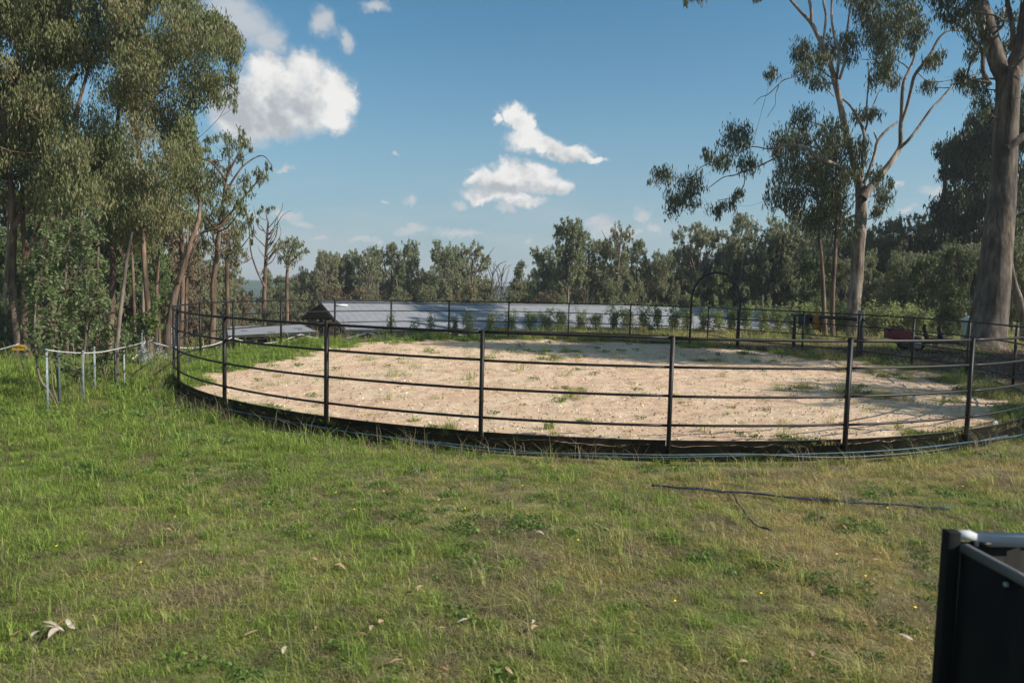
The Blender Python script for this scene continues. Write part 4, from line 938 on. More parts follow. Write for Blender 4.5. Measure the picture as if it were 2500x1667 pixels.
off_trees = [(26, 25.5, 19.5, 7.5, 'whose high crown shades the far sand'), (31.5, 27, 15, 4.8, 'standing behind the right end of the yard'), 
             (31, 22.5, 14.5, 5, 'level with the middle of the yard'), (24.2, 12.8, 11.5, 3.6, 'nearest the lawn, shading the near right sand'), (30, 16.5, 13, 4, 'between the lawn and the trailer side')]
for i, (x, y, h, c, lb) in enumerate(off_trees):
    plain_gum(x, y, h, c, 'gum beyond the right frame edge, '+lb, 200+i, n=30 if h > 12 else 36, group='gums shading the yard from the right', ll=.5, dens=120 if i == 0 else 85, lo=.74 if i == 0 else .45)


# ------------------------------------------------------------------ left forest
def in_left(x, y):
    Y = [-400,-100,0,30,60,100,140,180,220,250,272,285,330,345,420,470,500,560,600]
    X = [430,450,485,545,566,588,590,580,574,566,520,500,488,490,486,478,500,500,470]
    return np.interp(y, Y, X)
rr = np.random.default_rng(101)
LT = [ # name, trunk polyline (px), depth, limbs, label
 ('left_gum', [(46,832,11),(38,780,9.5),(30,700,9),(31,600,8.5),(33,540,8),(26,450,7.5),(10,380,7),(12,280,6.5),(25,200,6),(60,90,5.5),(85,0,5),(90,-150,4)], 30.5,
   [[(33,560,6),(50,530,5.5),(107,475,5),(160,428,4.5),(178,393,4),(188,330,3)],[(20,250,4),(60,215,4),(110,170,4),(180,140,4.5),(250,120,4),(285,92,3),(345,85,2)],[(110,172,3),(200,150,2.5),(330,162,2),(385,160,1.5)],[(150,240,4),(190,180,4),(172,205,4),(152,238,3)]],
   'big brown-barked gum with a straight trunk behind the yellow warning plate'),
 ('left_gum', [(64,835,9),(58,760,8),(62,680,7),(60,600,6),(54,480,5.5),(70,360,5),(110,250,4),(150,100,3)], 32,
   [[(62,640,4),(90,560,3),(140,500,3)]], 'second dark trunk close behind the big brown-barked gum'),
 ('left_gum', [(365,835,7),(362,760,6.5),(356,690,6),(350,600,6),(352,520,5.5),(345,420,5),(330,300,4.5),(310,180,4)], 31,
   [[(300,272,4),(350,248,4),(385,228,3.5),(410,212,3)],[(350,250,3),(330,268,2)]], 'reddish stringy trunk rising behind the crumpled netting'),
 ('left_gum', [(410,838,11),(418,770,8.5),(432,700,7.5),(452,640,6.5),(470,580,6),(484,540,5),(488,500,4),(482,460,3),(470,410,2),(462,360,1)], 31,
   [[(475,590,3),(490,570,3),(520,560,2.5),(560,540,1.5)],[(437,690,3),(455,650,2.5),(470,620,2),(492,560,1.6)]], 'leaning reddish trunk just behind the left end of the round yard'),
 ('left_gum', [(130,830,7),(128,720,6.5),(126,620,6),(128,520,6),(150,400,5),(190,260,4),(230,120,3.5)], 30,
   [[(128,540,4),(118,460,3)]], 'straight brown trunk hidden among sapling leaves'),
 ('left_gum', [(270,838,8),(272,740,7),(276,640,7),(262,560,6),(268,440,5),(285,320,5),(300,180,4)], 33,
   [[(275,600,3),(240,600,3),(205,612,2)],[(300,590,2),(345,572,3),(400,552,2.5),(470,545,2)]], 'dark upright trunk behind the pale leaning pole'),
]
lcl = [[] for _ in LT]
tx = [60, 120, 330, 470, 200, 275]
holes = [(250,185,26,20),(418,216,16,14),(235,245,22,22),(312,292,12,14),(188,175,10,12),(380,40,10,8)]
k = 0
while k < 430:
    y = rr.uniform(-330, 590); x = rr.uniform(-260, 600)
    if x > in_left(0, y)-30: continue
    if y > 500 and not (280 < x < 480): continue
    if y > 440 and x < 60 and rr.random() < .6: continue
    if any(((x-a)/(b_+26))**2+((y-b)/(c_+22))**2 < 1 for a, b, b_, c_ in holes): continue
    i = int(np.argmin([abs(x-t)*rr.uniform(.6, 1.5) for t in tx])); rx = rr.uniform(38, 66); ry = rr.uniform(30, 50)
    if x > in_left(0, y)-70: rx *= .62; ry *= .75
    lcl[i].append((x, y, rx, ry, rr.uniform(-3.5, 3.5))); k += 1
# hand-placed edge sprays of the silhouette
for q in [(545,60,26,22),(570,100,24,22),(575,145,22,26),(562,190,22,30),(566,232,14,28),(574,262,8,16),(520,240,26,24),(470,255,24,20),(520,45,26,22),(455,310,26,26),(470,350,22,30),(462,400,24,34),(458,450,30,26),(486,425,20,26),(492,465,20,24),(478,380,20,26),(500,440,14,18)]:
    lcl[3].append((*q, rr.uniform(-1.5, 1.5)))
for i, (nm, tr, D, lb, lab) in enumerate(LT):
    deadp = []
    if i == 0: deadp = [[(85,355,2),(130,350,2.6),(165,335,2.4),(185,312,2)],[(130,350,2),(165,365,2),(205,375,1.6)],[(35,378,2),(110,388,2),(150,390,1.6),(190,388,1.4)],[(0,478,2.4),(20,500,2.2),(35,520,2),(58,535,1.6)],[(0,408,2),(30,410,2)],[(165,335,1.4),(172,305,1.2),(215,315,1)]]
    crown_tree(nm, 0, 0, D, tr, lcl[i], lab, 110+i, limbs=lb, deadp=deadp, bark='bark_brown', leaf='leaf_left', leaf_len=.21, leaf_w=.05, dens=400, group='brown gums at the left')

# bright green tree column, and the open slender gum at the edge of the sky
crown_tree('bushy_tree', 0, 0, 36, [(440, 838, 6), (446, 700, 5), (442, 560, 5), (440, 420, 4)], [(450,300,30,30),(462,340,26,34),(440,370,34,34),(462,400,24,30),(430,430,40,30),(456,445,30,22),(420,330,30,30),(480,425,12,16)],
           'fresh green dense crown between the brown gums and the open slender gum', 130, bark='bark_brown', leaf='leaf_bright', leaf_len=.28, leaf_w=.07, dens=300)
crown_tree('slender_gum', 0, 0, 37, [(518,822,7.5),(522,760,6.5),(520,700,6),(530,620,5.5),(536,560,5),(541,530,4.5),(548,470,3),(556,420,2)],
   [(545,340,22,14),(585,330,14,16),(600,350,14,12),(570,355,20,12),(610,365,8,8),(555,375,26,12),(510,345,18,10),(500,370,20,12),(520,395,26,12),(590,390,14,14),(560,415,20,12),(596,440,16,18),(535,440,26,14),
    (625,420,14,9),(645,432,20,10),(660,410,12,7),(630,445,16,8),(655,400,8,5),(600,470,18,20),(560,480,26,20),(520,500,26,22),(590,510,20,22),(555,540,26,24),(500,540,30,26),(585,560,18,24),(480,480,24,30),(540,590,22,20),(575,610,16,20),(470,450,20,24),(540,520,26,26),(600,540,18,22),(520,560,26,26),(500,600,22,24),(560,620,22,22),(480,540,26,26),(530,460,26,22),(575,495,22,20),(515,420,22,18),(580,580,18,20)],
   'slender open-crowned gum against the sky at the edge of the left trees', 131, bark='bark_brown', leaf='leaf_left', leaf_len=.26, leaf_w=.06, dens=240,
   limbs=[[(545,480,3),(575,430,2.5),(600,400,2),(640,380,1.4),(665,405,1)],[(552,440,3),(520,400,2.5),(500,390,1.5),(470,395,1)],[(556,425,3),(580,380,2.2),(598,345,1.4)],[(540,550,3),(580,500,2.4),(610,465,2),(640,430,1.3)],[(536,565,3),(500,530,2)],[(556,430,2.4),(560,380,2),(548,345,1.2)],[(532,620,3),(556,600,2),(575,590,1.5)]])
crown_tree('slender_gum', 0, 0, 40, [(556,824,6),(556,740,5),(554,660,4.5),(556,600,4),(560,560,3)], [(560,590,22,20),(580,560,16,20),(540,620,20,18),(575,640,16,18),(600,620,12,14)],
   'thin-stemmed gum with reddish tips just right of the slender open gum', 132, bark='bark_brown', leaf='leaf_rust', leaf_len=.25, leaf_w=.06, dens=200, limbs=[[(556,640,2.4),(585,610,1.6),(615,570,1)],[(556,600,2),(590,640,1.5),(615,630,1)]])
# the pale pole: a dead leaning stem snapped at its top
mb = MB(); l = conv([(285,848,5.0),(286,835,4.9),(291,790,4.8),(296,740,4.5),(303,690,4.3),(309,640,4.0),(315,605,3.7),(321,574,2.8),(322,566,1.2)], 17.0); l = smooth_path(l, 4); mb.tube(l[:, :3], l[:, 3], 9)
pole = empty('dead_tree', (l[0][0], l[0][1], float(T(l[0][0], l[0][1]))), 'pale bare dead stem leaning to the right, snapped off at the top', 'dead tree')
l0 = l[0].copy(); mb.tube([[l0[0]-.01, l0[1], -.1], l0[:3]], l0[3], 9); mb.obj('trunk', 'bark_grey', pole, True)

# dead-topped tree and umbrella tree
def bare(D, trunk, limbs, clumps, lab, seed, nm='dead_topped_tree', leaf='leaf_left', **kw):
    return crown_tree(nm, 0, 0, D, trunk, clumps, lab, seed, limbs=limbs, bark='bark_brown', leaf=leaf, leaf_len=.34, leaf_w=.09, **kw)
r9 = np.random.default_rng(9); twl = []
for k in range(17):
    y = r9.uniform(548, 660); x = 649+(r9.random()-.5)*3; s_ = 1 if r9.random() > .4 else -1; L = r9.uniform(16, 58)
    twl.append([(x, y, 1.5), (x+s_*L*r9.uniform(.2,.5), y-L*r9.uniform(.2,.6), 1.0), (x+s_*L*r9.uniform(.45,.8), y-L*r9.uniform(.7,1.1), .7), (x+s_*L*r9.uniform(.55,1.1), y-L*r9.uniform(1.1,1.6), .35)])
bare(55, [(646,800,5),(645,740,5),(647,680,4.5),(650,620,4),(652,580,3),(655,540,2)], [[(646,700,2.5),(625,655,2),(612,610,1.6),(609,560,1.2),(604,530,1)],[(650,640,3),(666,618,2.2),(680,606,1.4)],[(655,545,1.6),(650,520,1.2),(660,505,1)]]+twl,
     [(618,570,10,12),(612,590,9,10),(630,545,8,8),(632,520,9,6),(655,515,14,6),(668,510,8,5),(640,508,6,5)], 'half-dead tree with bare upswept branches left of the umbrella-shaped tree', 140, dens=90)
bare(60, [(700,800,4.5),(701,740,4.5),(700,690,4),(703,650,3.5),(708,620,3)], [[(703,655,2),(690,630,1.5),(675,610,1)],[(703,650,2),(725,625,1.6),(742,610,1)],[(708,625,2),(715,605,1)]],
     [(708,590,26,9),(690,600,20,9),(730,598,20,10),(708,605,34,10),(676,612,12,8),(745,612,10,8),(712,625,26,10),(700,640,24,12)], 'umbrella-shaped tree with a flat dark crown and bare stem', 141, nm='umbrella_tree', leaf='leaf_far', dens=160)

# ------------------------------------------------------------------ saplings in the guards
def sapling(px, yb, stems, crown, lab, seed, dens=560, ll=.105, lw=.042, leaf='leaf_sapling', D=None):
    g = ground_hit(px, yb); D = D or float((g-CAM)@FW); r = np.random.default_rng(seed)
    root = empty('sapling', g, lab, 'sapling', 'saplings among the steel pickets'); sb = MB()
    ss_ = []
    for s_ in stems:
        p = conv(s_, D, wob=.02, seed=seed); p = smooth_path(p, 4); sb.tube(p[:, :3], np.maximum(p[:, 3], .004), 6); ss_.append(p)
    pool = np.concatenate(ss_); cb = MB()
    for (x, y, rx, ry) in crown:
        d = D+r.uniform(-.35, .35); k = d/F; c = at(x, y, d); rad = np.array([rx*k, rx*k*1.1, ry*k]); q = pool[np.linalg.norm(pool[:, :3]-c, axis=1).argmin()]
        nt = int(5+rx*.35)
        for _ in range(nt):
            e = c+r.normal(size=3)*rad*.6; tw = smooth_path([q[:3], (q[:3]+e)/2+[0, 0, -.03], e], 3); sb.tube(tw, np.linspace(.006, .0022, len(tw)), 3)
            n = int(dens*math.pi*rad[0]*rad[2]/nt)+3; t = r.uniform(.35, 1.1, (n, 1)); pts = tw[-1]+(tw[0]-tw[-1])*(1-t)*.45+r.normal(size=(n, 3))*rad*.22
            leaf_mesh(cb, pts, ll, lw, r, droop=-.35, spread=.9)
    sb.obj('stem', 'bark_twig', root, True); cb.obj('crown', leaf, root)
sapling(118, 1000, [[(137,985,2.4),(120,955,2.4),(100,930,2.6),(92,900,2.8),(88,860,2.8),(84,800,2.4),(88,730,2),(95,660,1.5)],[(142,985,1.6),(130,950,1.5),(126,910,1.4),(122,870,1.2)]],
        [(95,850,24,40),(80,820,18,30),(100,780,34,36),(80,740,26,34),(110,720,34,34),(85,690,26,32),(120,680,30,30),(70,660,18,24),(115,640,30,30),(130,610,26,24),(120,570,20,26),(108,540,12,20),(124,512,9,20),(95,620,20,22)],
        'leafy dark green sapling nearest the lawn, its stem curving up from two pickets', 301)
sapling(150, 985, [[(140,900,3.2),(139,850,4.2),(136,820,4.6),(128,800,4),(118,780,3.2),(108,750,3),(101,700,2.6),(100,650,2)],[(134,815,3.6),(131,790,3.2),(126,760,2.8),(122,730,2)],[(138,812,3.4),(142,780,3),(148,740,3),(158,690,3),(164,640,2.6),(172,590,2),(180,560,1.4)],[(152,740,2.4),(170,700,2),(190,660,1.6)],[(146,980,4),(144,940,4),(141,900,4)]],
        [(150,860,26,30),(165,820,30,34),(150,780,30,34),(175,770,26,30),(160,720,30,34),(190,720,26,30),(150,670,30,32),(185,660,30,30),(170,620,30,30),(195,600,26,28),(215,560,24,26),(225,520,16,22),(190,545,22,22),(240,580,20,22),(230,640,26,30),(165,900,20,22),(160,570,24,26)],
        'tallest leafy sapling, forked low behind the dark green picket', 302)
sapling(205, 965, [[(196,965,2),(200,920,2),(204,880,2.4),(208,840,2.6),(210,822,2.8),(209,790,2.2),(207,750,1.6)],[(211,820,2.2),(218,800,2),(226,785,1.6),(236,765,1)],[(185,900,1.5),(180,860,1.5),(178,820,1.4)]],
        [(205,905,16,22),(180,920,16,18),(175,895,18,16),(215,780,22,30),(200,740,26,30),(235,760,24,28),(225,720,26,26),(250,720,24,26),(200,810,24,20),(245,690,22,24),(260,750,18,22),(190,840,16,18)],
        'bushy sapling rising between the second galvanised picket and its neighbour', 303)
sapling(258, 930, [[(258,925,1.8),(252,890,1.8),(246,850,1.6),(240,800,1.4)],[(260,925,1.6),(268,890,1.6),(280,850,1.4),(290,820,1.2)],[(262,925,1.4),(276,905,1.2),(292,880,1)],[(256,925,1.4),(245,905,1.2),(238,880,1)]],
        [(262,860,30,26),(240,830,24,24),(285,840,24,26),(300,820,18,24),(270,800,26,26),(245,880,18,20),(300,865,16,22),(230,800,20,22),(312,845,12,18)],
        'low spreading shrub at the foot of the pale leaning stem', 304, leaf='leaf_sapling')
sapling(345, 880, [[(345,860,1.6),(350,830,1.6),(356,790,1.4),(362,760,1)]], [(352,800,12,18),(345,780,14,16),(372,770,16,20),(380,745,14,18),(365,790,16,16),(382,790,14,16),(360,815,14,12),(320,800,16,18),(318,822,14,14)], 'small bright green sapling behind the rope peak at the netting', 305, leaf='leaf_bright', D=22.5, ll=.13, lw=.06)

# ------------------------------------------------------------------ far trees: a few kinds, copied one by one
def kind_tree(seed, H, trunk_f, n, shape, leaf, bark, ll=.42, lw=.13, dens=74, nleaf=None, low=.25, forks=3):
    r = np.random.default_rng(seed); parts = []
    lean = r.normal(size=2)*.05*H; th = H*trunk_f
    tr = np.array([[0, 0, -1.5, .020*H], [lean[0]*.2, lean[1]*.2, th*.3, .014*H], [lean[0]*.6, lean[1]*.5, th*.7, .011*H], [lean[0], lean[1], th, .008*H]])
    tb = MB(); t_ = smooth_path(tr, 4); tb.tube(t_[:, :3], t_[:, 3], 7)
    bb = MB(); pool = [t_[5:]]
    for k in range(forks):
        a = r.uniform(0, 6.283); o = r.uniform(.12, .26)*H; q = t_[r.integers(len(t_)//3, len(t_)-1)]
        l = smooth_path(np.array([[*q[:3], q[3]*.7], [q[0]+o*.45*math.cos(a), q[1]+o*.45*math.sin(a), q[2]+.14*H, q[3]*.5], [q[0]+o*math.cos(a), q[1]+o*math.sin(a), min(H*.93, q[2]+.36*H), q[3]*.25]]), 3)
        bb.tube(l[:, :3], l[:, 3], 5); pool.append(l)
    pool = np.concatenate(pool); cb = MB()
    for k in range(n):
        u = r.uniform(low, 1.0); v = (u-low)/(1-low); a = r.uniform(0, 6.283)
        R = {'round': .28*math.sqrt(max(.12, 1-(1.65*v-.75)**2)), 'tall': .155*math.sqrt(max(.2, 1-(1.55*v-.75)**2)), 'cone': .24*(1.25-v), 'umb': .34 if v > .4 else .16, 'lobes': .185}[shape]*H*r.uniform(.3, 1)
        z = u*H*.95 if shape != 'umb' else (.78+.17*v)*H-(R/H)**2*H*.9
        c = np.array([lean[0]*u+R*math.cos(a), lean[1]*u+R*math.sin(a), z]); s_ = H*r.uniform(.05, .095)*(1.0 if shape != 'lobes' else 1.2)
        rad = np.array([s_, s_, s_*(.8 if shape != 'umb' else .4)]); c[2] = min(c[2], H-rad[2]*.8)
        q = pool[(np.linalg.norm(pool[:, :3]-c, axis=1)+np.maximum(0, pool[:, 2]-c[2])*1.5).argmin()]
        l = smooth_path(np.array([[*q[:3], min(.09, q[3]*.7)], [*((q[:3]+c)/2+r.normal(size=3)*.15), .04], [*c, .02]]), 2); bb.tube(l[:, :3], l[:, 3], 4)
        leaf_mesh(cb, clump_points(c, rad, int(dens*math.pi*rad[0]*rad[2])+10, r, twig=.2, per=14), ll, lw, r, droop=.3, spread=.9)
    return [('trunk', tb.mesh('trunk', bark, True)), ('branches', bb.mesh('branches', bark, True))]+([('crown', cb.mesh('crown', leaf))] if n else [])
KINDS = {
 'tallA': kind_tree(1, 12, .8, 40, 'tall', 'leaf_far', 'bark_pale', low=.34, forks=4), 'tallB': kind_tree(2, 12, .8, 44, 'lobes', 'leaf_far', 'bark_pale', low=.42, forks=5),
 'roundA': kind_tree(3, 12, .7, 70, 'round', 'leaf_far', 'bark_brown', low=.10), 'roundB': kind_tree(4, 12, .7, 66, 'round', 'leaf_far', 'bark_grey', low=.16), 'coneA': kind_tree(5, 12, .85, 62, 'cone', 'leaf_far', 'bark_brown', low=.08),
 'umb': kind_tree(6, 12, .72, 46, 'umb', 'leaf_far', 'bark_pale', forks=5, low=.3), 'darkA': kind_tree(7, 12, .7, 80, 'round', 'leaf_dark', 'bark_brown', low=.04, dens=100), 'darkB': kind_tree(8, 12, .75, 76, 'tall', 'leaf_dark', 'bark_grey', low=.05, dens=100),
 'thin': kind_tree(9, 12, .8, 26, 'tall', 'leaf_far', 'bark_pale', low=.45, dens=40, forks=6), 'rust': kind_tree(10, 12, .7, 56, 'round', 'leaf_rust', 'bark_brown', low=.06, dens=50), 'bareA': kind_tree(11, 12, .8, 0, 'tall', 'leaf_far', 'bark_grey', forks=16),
}
KINDS['lightA'] = kind_tree(14, 12, .7, 60, 'round', 'leaf_hedge', 'bark_pale', low=.05, dens=70)
KW = {'lightA': .33, 'tallA': .19, 'tallB': .22, 'roundA': .33, 'roundB': .33, 'coneA': .27, 'umb': .38, 'darkA': .33, 'darkB': .19, 'thin': .19, 'rust': .32, 'bareA': .25}
def place_tree(kind, px, top, hw, D, label, group, name='gum_tree', cat='tree'):
    t = at(px, top, D); z0 = float(T(t[0], t[1])); H = t[2]-z0; sx = (hw/F*D)/(KW[kind]*12); sx = min(max(sx, H/12*.72), H/12*1.5)
    root = empty(name, (t[0], t[1], z0), label, cat, group, rz=random.uniform(0, 6.28)); root.scale = (sx, sx, H/12)
    for n_, me in KINDS[kind]:
        o = bpy.data.objects.new(n_, me); COL.objects.link(o); o.parent = root
    return root
FRONT = [
 ('coneA', 655, 655, 26, 84, 'dark conical tree just behind the dead-topped tree'), ('roundA', 738, 650, 30, 88, 'yellow-green low tree right of the umbrella-shaped tree'), ('roundA', 772, 610, 26, 86, 'round-topped tree right of the umbrella-shaped tree, above the open shelter'),
 ('bareA', 800, 640, 26, 80, 'bare grey-twigged tree above the gable end of the shed'), ('tallB', 806, 612, 32, 90, 'broad tree with a golden tinge above the gable end of the shed'), ('roundB', 838, 628, 24, 92, 'green tree just right of the golden-tinged one'),
 ('coneA', 858, 620, 17, 90, 'narrow dark-topped tree over the left part of the shed roof'), ('tallB', 888, 606, 28, 88, 'loose grey-green gum left of the peaked one in the far row'), ('bareA', 905, 640, 34, 78, 'bare pinkish-grey scrub tree over the left half of the shed roof'), ('tallA', 926, 599, 20, 90, 'gum with a lone upper tuft near the middle of the sky gap'),
 ('roundB', 962, 592, 28, 92, 'full grey-green gum left of the sharp-topped one'), ('tallA', 992, 584, 15, 90, 'sharp-topped gum poking above its neighbours in the far row'), ('roundA', 1018, 608, 28, 94, 'lower olive tree between the sharp-topped gum and the tallest dense one'),
 ('roundA', 1056, 586, 34, 90, 'dense olive tree, highest of the far row left of the middle'), ('bareA', 1095, 640, 26, 80, 'bare brownish tree over the middle of the shed roof'), ('tallB', 1098, 600, 22, 94, 'small crowned gum left of the airy one'), ('thin', 1152, 587, 44, 86, 'airy pale-trunked gum with sky showing through, left of the bare gap'),
 ('tallB', 1130, 625, 30, 96, 'grey-green tree at the foot of the airy gum'), ('bareA', 1196, 622, 16, 88, 'leafless tree in the gap of the far row'), ('bareA', 1226, 632, 16, 92, 'smaller leafless tree on the right of the gap'),
 ('coneA', 1264, 636, 19, 86, 'bluish-green tree at the right edge of the gap'), ('roundB', 1300, 656, 32, 88, 'low wide tree left of the tallest far gum'), ('roundA', 1345, 640, 30, 88, 'mid-height green tree at the foot of the tallest far gum'),
 ('tallB', 1330, 600, 16, 80, 'small leaf tuft on a thin stem left of the tallest far gum'), ('tallB', 1392, 528, 40, 76, 'tallest far gum with stacked round tufts over the shed'), ('roundB', 1446, 583, 34, 80, 'brown-tinged tree between the two tallest far gums'),
 ('thin', 1516, 540, 30, 76, 'gum with a thin see-through top and clustered pale stems'), ('tallB', 1500, 588, 26, 78, 'green crown on the left shoulder of the see-through gum'), ('roundB', 1562, 584, 30, 80, 'rounded green crown right of the see-through gum'),
 ('roundA', 1608, 616, 30, 76, 'dark green tree just left of the gate arch'), ('roundA', 1650, 606, 34, 74, 'dull green tree behind the left side of the gate arch'), ('umb', 1722, 530, 62, 66, 'broad flat-crowned gum directly above the gate arch'),
 ('roundB', 1812, 518, 52, 68, 'wide-crowned gum right of the gate arch'), ('roundA', 1880, 530, 42, 68, 'thick-crowned gum below the drooping sprays of the river gum'), ('tallB', 1960, 503, 40, 66, 'gum with golden tips behind the two slim stems'),
 ('darkB', 1925, 560, 36, 64, 'dark gum left of the two slim stems'), ('roundB', 2052, 498, 40, 68, 'rounded gum hidden behind the top of the pale trunk fork'), ('darkA', 2110, 590, 44, 62, 'dark crown just right of the pale trunk'),
 ('umb', 2165, 545, 56, 66, 'flat-topped gum rising toward the right dark trees'), ('umb', 2245, 508, 62, 64, 'higher flat-topped gum touching the right dark trees'), ('lightA', 1688, 662, 30, 74, 'light green bush seen through the left half of the gate arch'), ('lightA', 1762, 650, 32, 75, 'light green bush seen through the right half of the gate arch'), ('lightA', 1838, 668, 30, 76, 'light green bush between the gate arch and the tie rail'),
 ('roundB', 2130, 572, 44, 66, 'olive crown under the rising flat-topped gums'),
]
for k, px, top, hw, D, lb in FRONT:
    if 1600 < px < 1965: D = max(D, 77)
    place_tree(k, px, top, hw, D, lb, 'trees of the far row', 'bare_tree' if k == 'bareA' else 'gum_tree')
r5 = np.random.default_rng(55); ii = 0
def skyline(x): return np.interp(x, [-100, 300, 430, 560, 625, 700, 800, 1100, 1200, 1260, 1400, 1600, 1700, 2000, 2200, 2500], [560, 590, 600, 640, 676, 650, 640, 632, 662, 668, 625, 625, 590, 565, 560, 520])
def where(x):
    for lim, ph in ((60, 'behind the big brown-barked gum'), (180, 'behind the tallest leafy sapling'), (290, 'behind the pale leaning stem'), (400, 'behind the crumpled netting'), (500, 'behind the leaning reddish trunk'), (600, 'behind the slender open-crowned gum'),
                    (680, 'behind the half-dead bare tree'), (760, 'behind the umbrella-shaped tree'), (840, 'above the gable end of the shed'), (930, 'above the white glint on the shed roof'), (1010, 'behind the sharp-topped gum'), (1090, 'behind the dense olive tree'),
                    (1180, 'behind the airy gum'), (1270, 'in the gap of the far row'), (1340, 'left of the tallest far gum'), (1440, 'behind the tallest far gum'), (1540, 'behind the see-through gum'), (1650, 'left of the gate arch'), (1760, 'seen through the gate arch'),
                    (1860, 'right of the gate arch'), (1960, 'above the end of the shed roof'), (2060, 'behind the two slim stems'), (2160, 'right of the pale gum trunk'), (2270, 'above the red trailer'), (2400, 'behind the dark drooping gum')):
        if x < lim: return ph
    return 'behind the massive grey trunk'
TONE = {'rust': 'rust-tinged bushy', 'darkA': 'dark green rounded', 'roundA': 'olive rounded', 'roundB': 'grey-green rounded', 'coneA': 'olive pointed', 'tallB': 'lumpy tall-crowned', 'bareA': 'leafless grey', 'umb': 'flat-crowned', 'darkB': 'dark narrow'}
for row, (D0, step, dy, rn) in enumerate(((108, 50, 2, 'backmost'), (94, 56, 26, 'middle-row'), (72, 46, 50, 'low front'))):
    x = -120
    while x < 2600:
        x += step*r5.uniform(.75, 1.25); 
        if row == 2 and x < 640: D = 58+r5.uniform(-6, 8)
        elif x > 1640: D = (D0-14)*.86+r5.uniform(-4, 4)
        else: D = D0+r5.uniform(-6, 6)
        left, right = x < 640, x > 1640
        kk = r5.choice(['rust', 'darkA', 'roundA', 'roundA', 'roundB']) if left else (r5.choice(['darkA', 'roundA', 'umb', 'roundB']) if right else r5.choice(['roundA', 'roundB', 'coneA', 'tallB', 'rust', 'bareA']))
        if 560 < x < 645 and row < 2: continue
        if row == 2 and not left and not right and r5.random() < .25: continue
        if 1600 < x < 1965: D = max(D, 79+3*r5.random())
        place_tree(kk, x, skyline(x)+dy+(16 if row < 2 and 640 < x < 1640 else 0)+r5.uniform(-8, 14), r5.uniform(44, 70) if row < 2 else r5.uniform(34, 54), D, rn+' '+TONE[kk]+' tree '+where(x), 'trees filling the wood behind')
# understorey right behind the hedge on the right, and dark scrub at the left
for i, (x, top, hw, D, lb) in enumerate([(2075, 700, 34, 56, 'dark green round bush right of the pale trunk'), (2135, 690, 34, 55, 'fresh green bush in shade above the hedge'), (2200, 690, 36, 55, 'fresh green shaded bush left of the dark drooping gum'), (2265, 705, 36, 54, 'dark bush above the trailer'),
        (2330, 730, 34, 48, 'dark bush between the trailer and the massive trunk'), (2000, 715, 30, 56, 'dark bush behind the slim stems'), (1940, 705, 30, 76, 'dark bush over the end of the shed roof'), (2320, 782, 17, 43, 'small reddish shrub by the box with the white lid'), (1850, 700, 32, 80, 'dark scrub over the right end of the shed roof')]):
    place_tree('darkA', x, top, hw, D, lb, 'bushes behind the hedge', 'bush', 'bush')
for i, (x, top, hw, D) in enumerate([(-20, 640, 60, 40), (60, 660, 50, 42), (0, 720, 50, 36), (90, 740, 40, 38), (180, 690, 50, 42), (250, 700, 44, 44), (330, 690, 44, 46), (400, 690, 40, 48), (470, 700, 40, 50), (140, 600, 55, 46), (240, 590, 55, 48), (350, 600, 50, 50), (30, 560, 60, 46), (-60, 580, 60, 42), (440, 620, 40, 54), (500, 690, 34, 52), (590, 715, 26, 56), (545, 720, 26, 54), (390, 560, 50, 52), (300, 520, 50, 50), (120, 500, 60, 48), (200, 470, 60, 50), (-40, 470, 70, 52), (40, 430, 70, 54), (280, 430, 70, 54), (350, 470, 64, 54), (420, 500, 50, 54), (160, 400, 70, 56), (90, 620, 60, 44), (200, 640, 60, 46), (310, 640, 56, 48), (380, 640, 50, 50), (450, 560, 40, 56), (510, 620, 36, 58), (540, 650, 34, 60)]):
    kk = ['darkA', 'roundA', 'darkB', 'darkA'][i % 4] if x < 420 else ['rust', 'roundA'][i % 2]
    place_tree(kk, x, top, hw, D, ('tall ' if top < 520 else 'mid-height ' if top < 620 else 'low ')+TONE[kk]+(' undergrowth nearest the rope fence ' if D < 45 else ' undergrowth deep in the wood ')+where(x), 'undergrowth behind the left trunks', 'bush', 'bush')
for i, (x, top, lean) in enumerate([(8, 560, 4), (95, 560, -3), (160, 560, 3), (212, 560, -4), (235, 560, 2), (330, 590, -3), (348, 600, 2), (378, 600, 4), (392, 640, -6), (424, 640, 10), (452, 660, 3)]):
    D = 36+1.7*(i % 6); b = at(x, 800, D); z0 = float(T(b[0], b[1])); p = conv([(x, 800, 4.2), (x+lean, 740, 3.8), (x+lean*1.5, 680, 3.4), (x+lean*3, top, 2.6), (x+lean*3.5, top-90, 1.6)], D, wob=.05, seed=i)
    p[0][2] = z0-.3; p = smooth_path(p, 3); mb = MB(); mb.tube(p[:, :3], p[:, 3], 7); o = mb.obj('tree_trunk', 'bark_brown' if i % 3 else 'bark_pale', smooth=True)
    tag(o, ('brown' if i % 3 else 'grey')+(' leaning' if abs(lean) > 3 else ' upright')+' slender trunk '+where(x), 'tree trunk', 'slender trunks in the left wood')

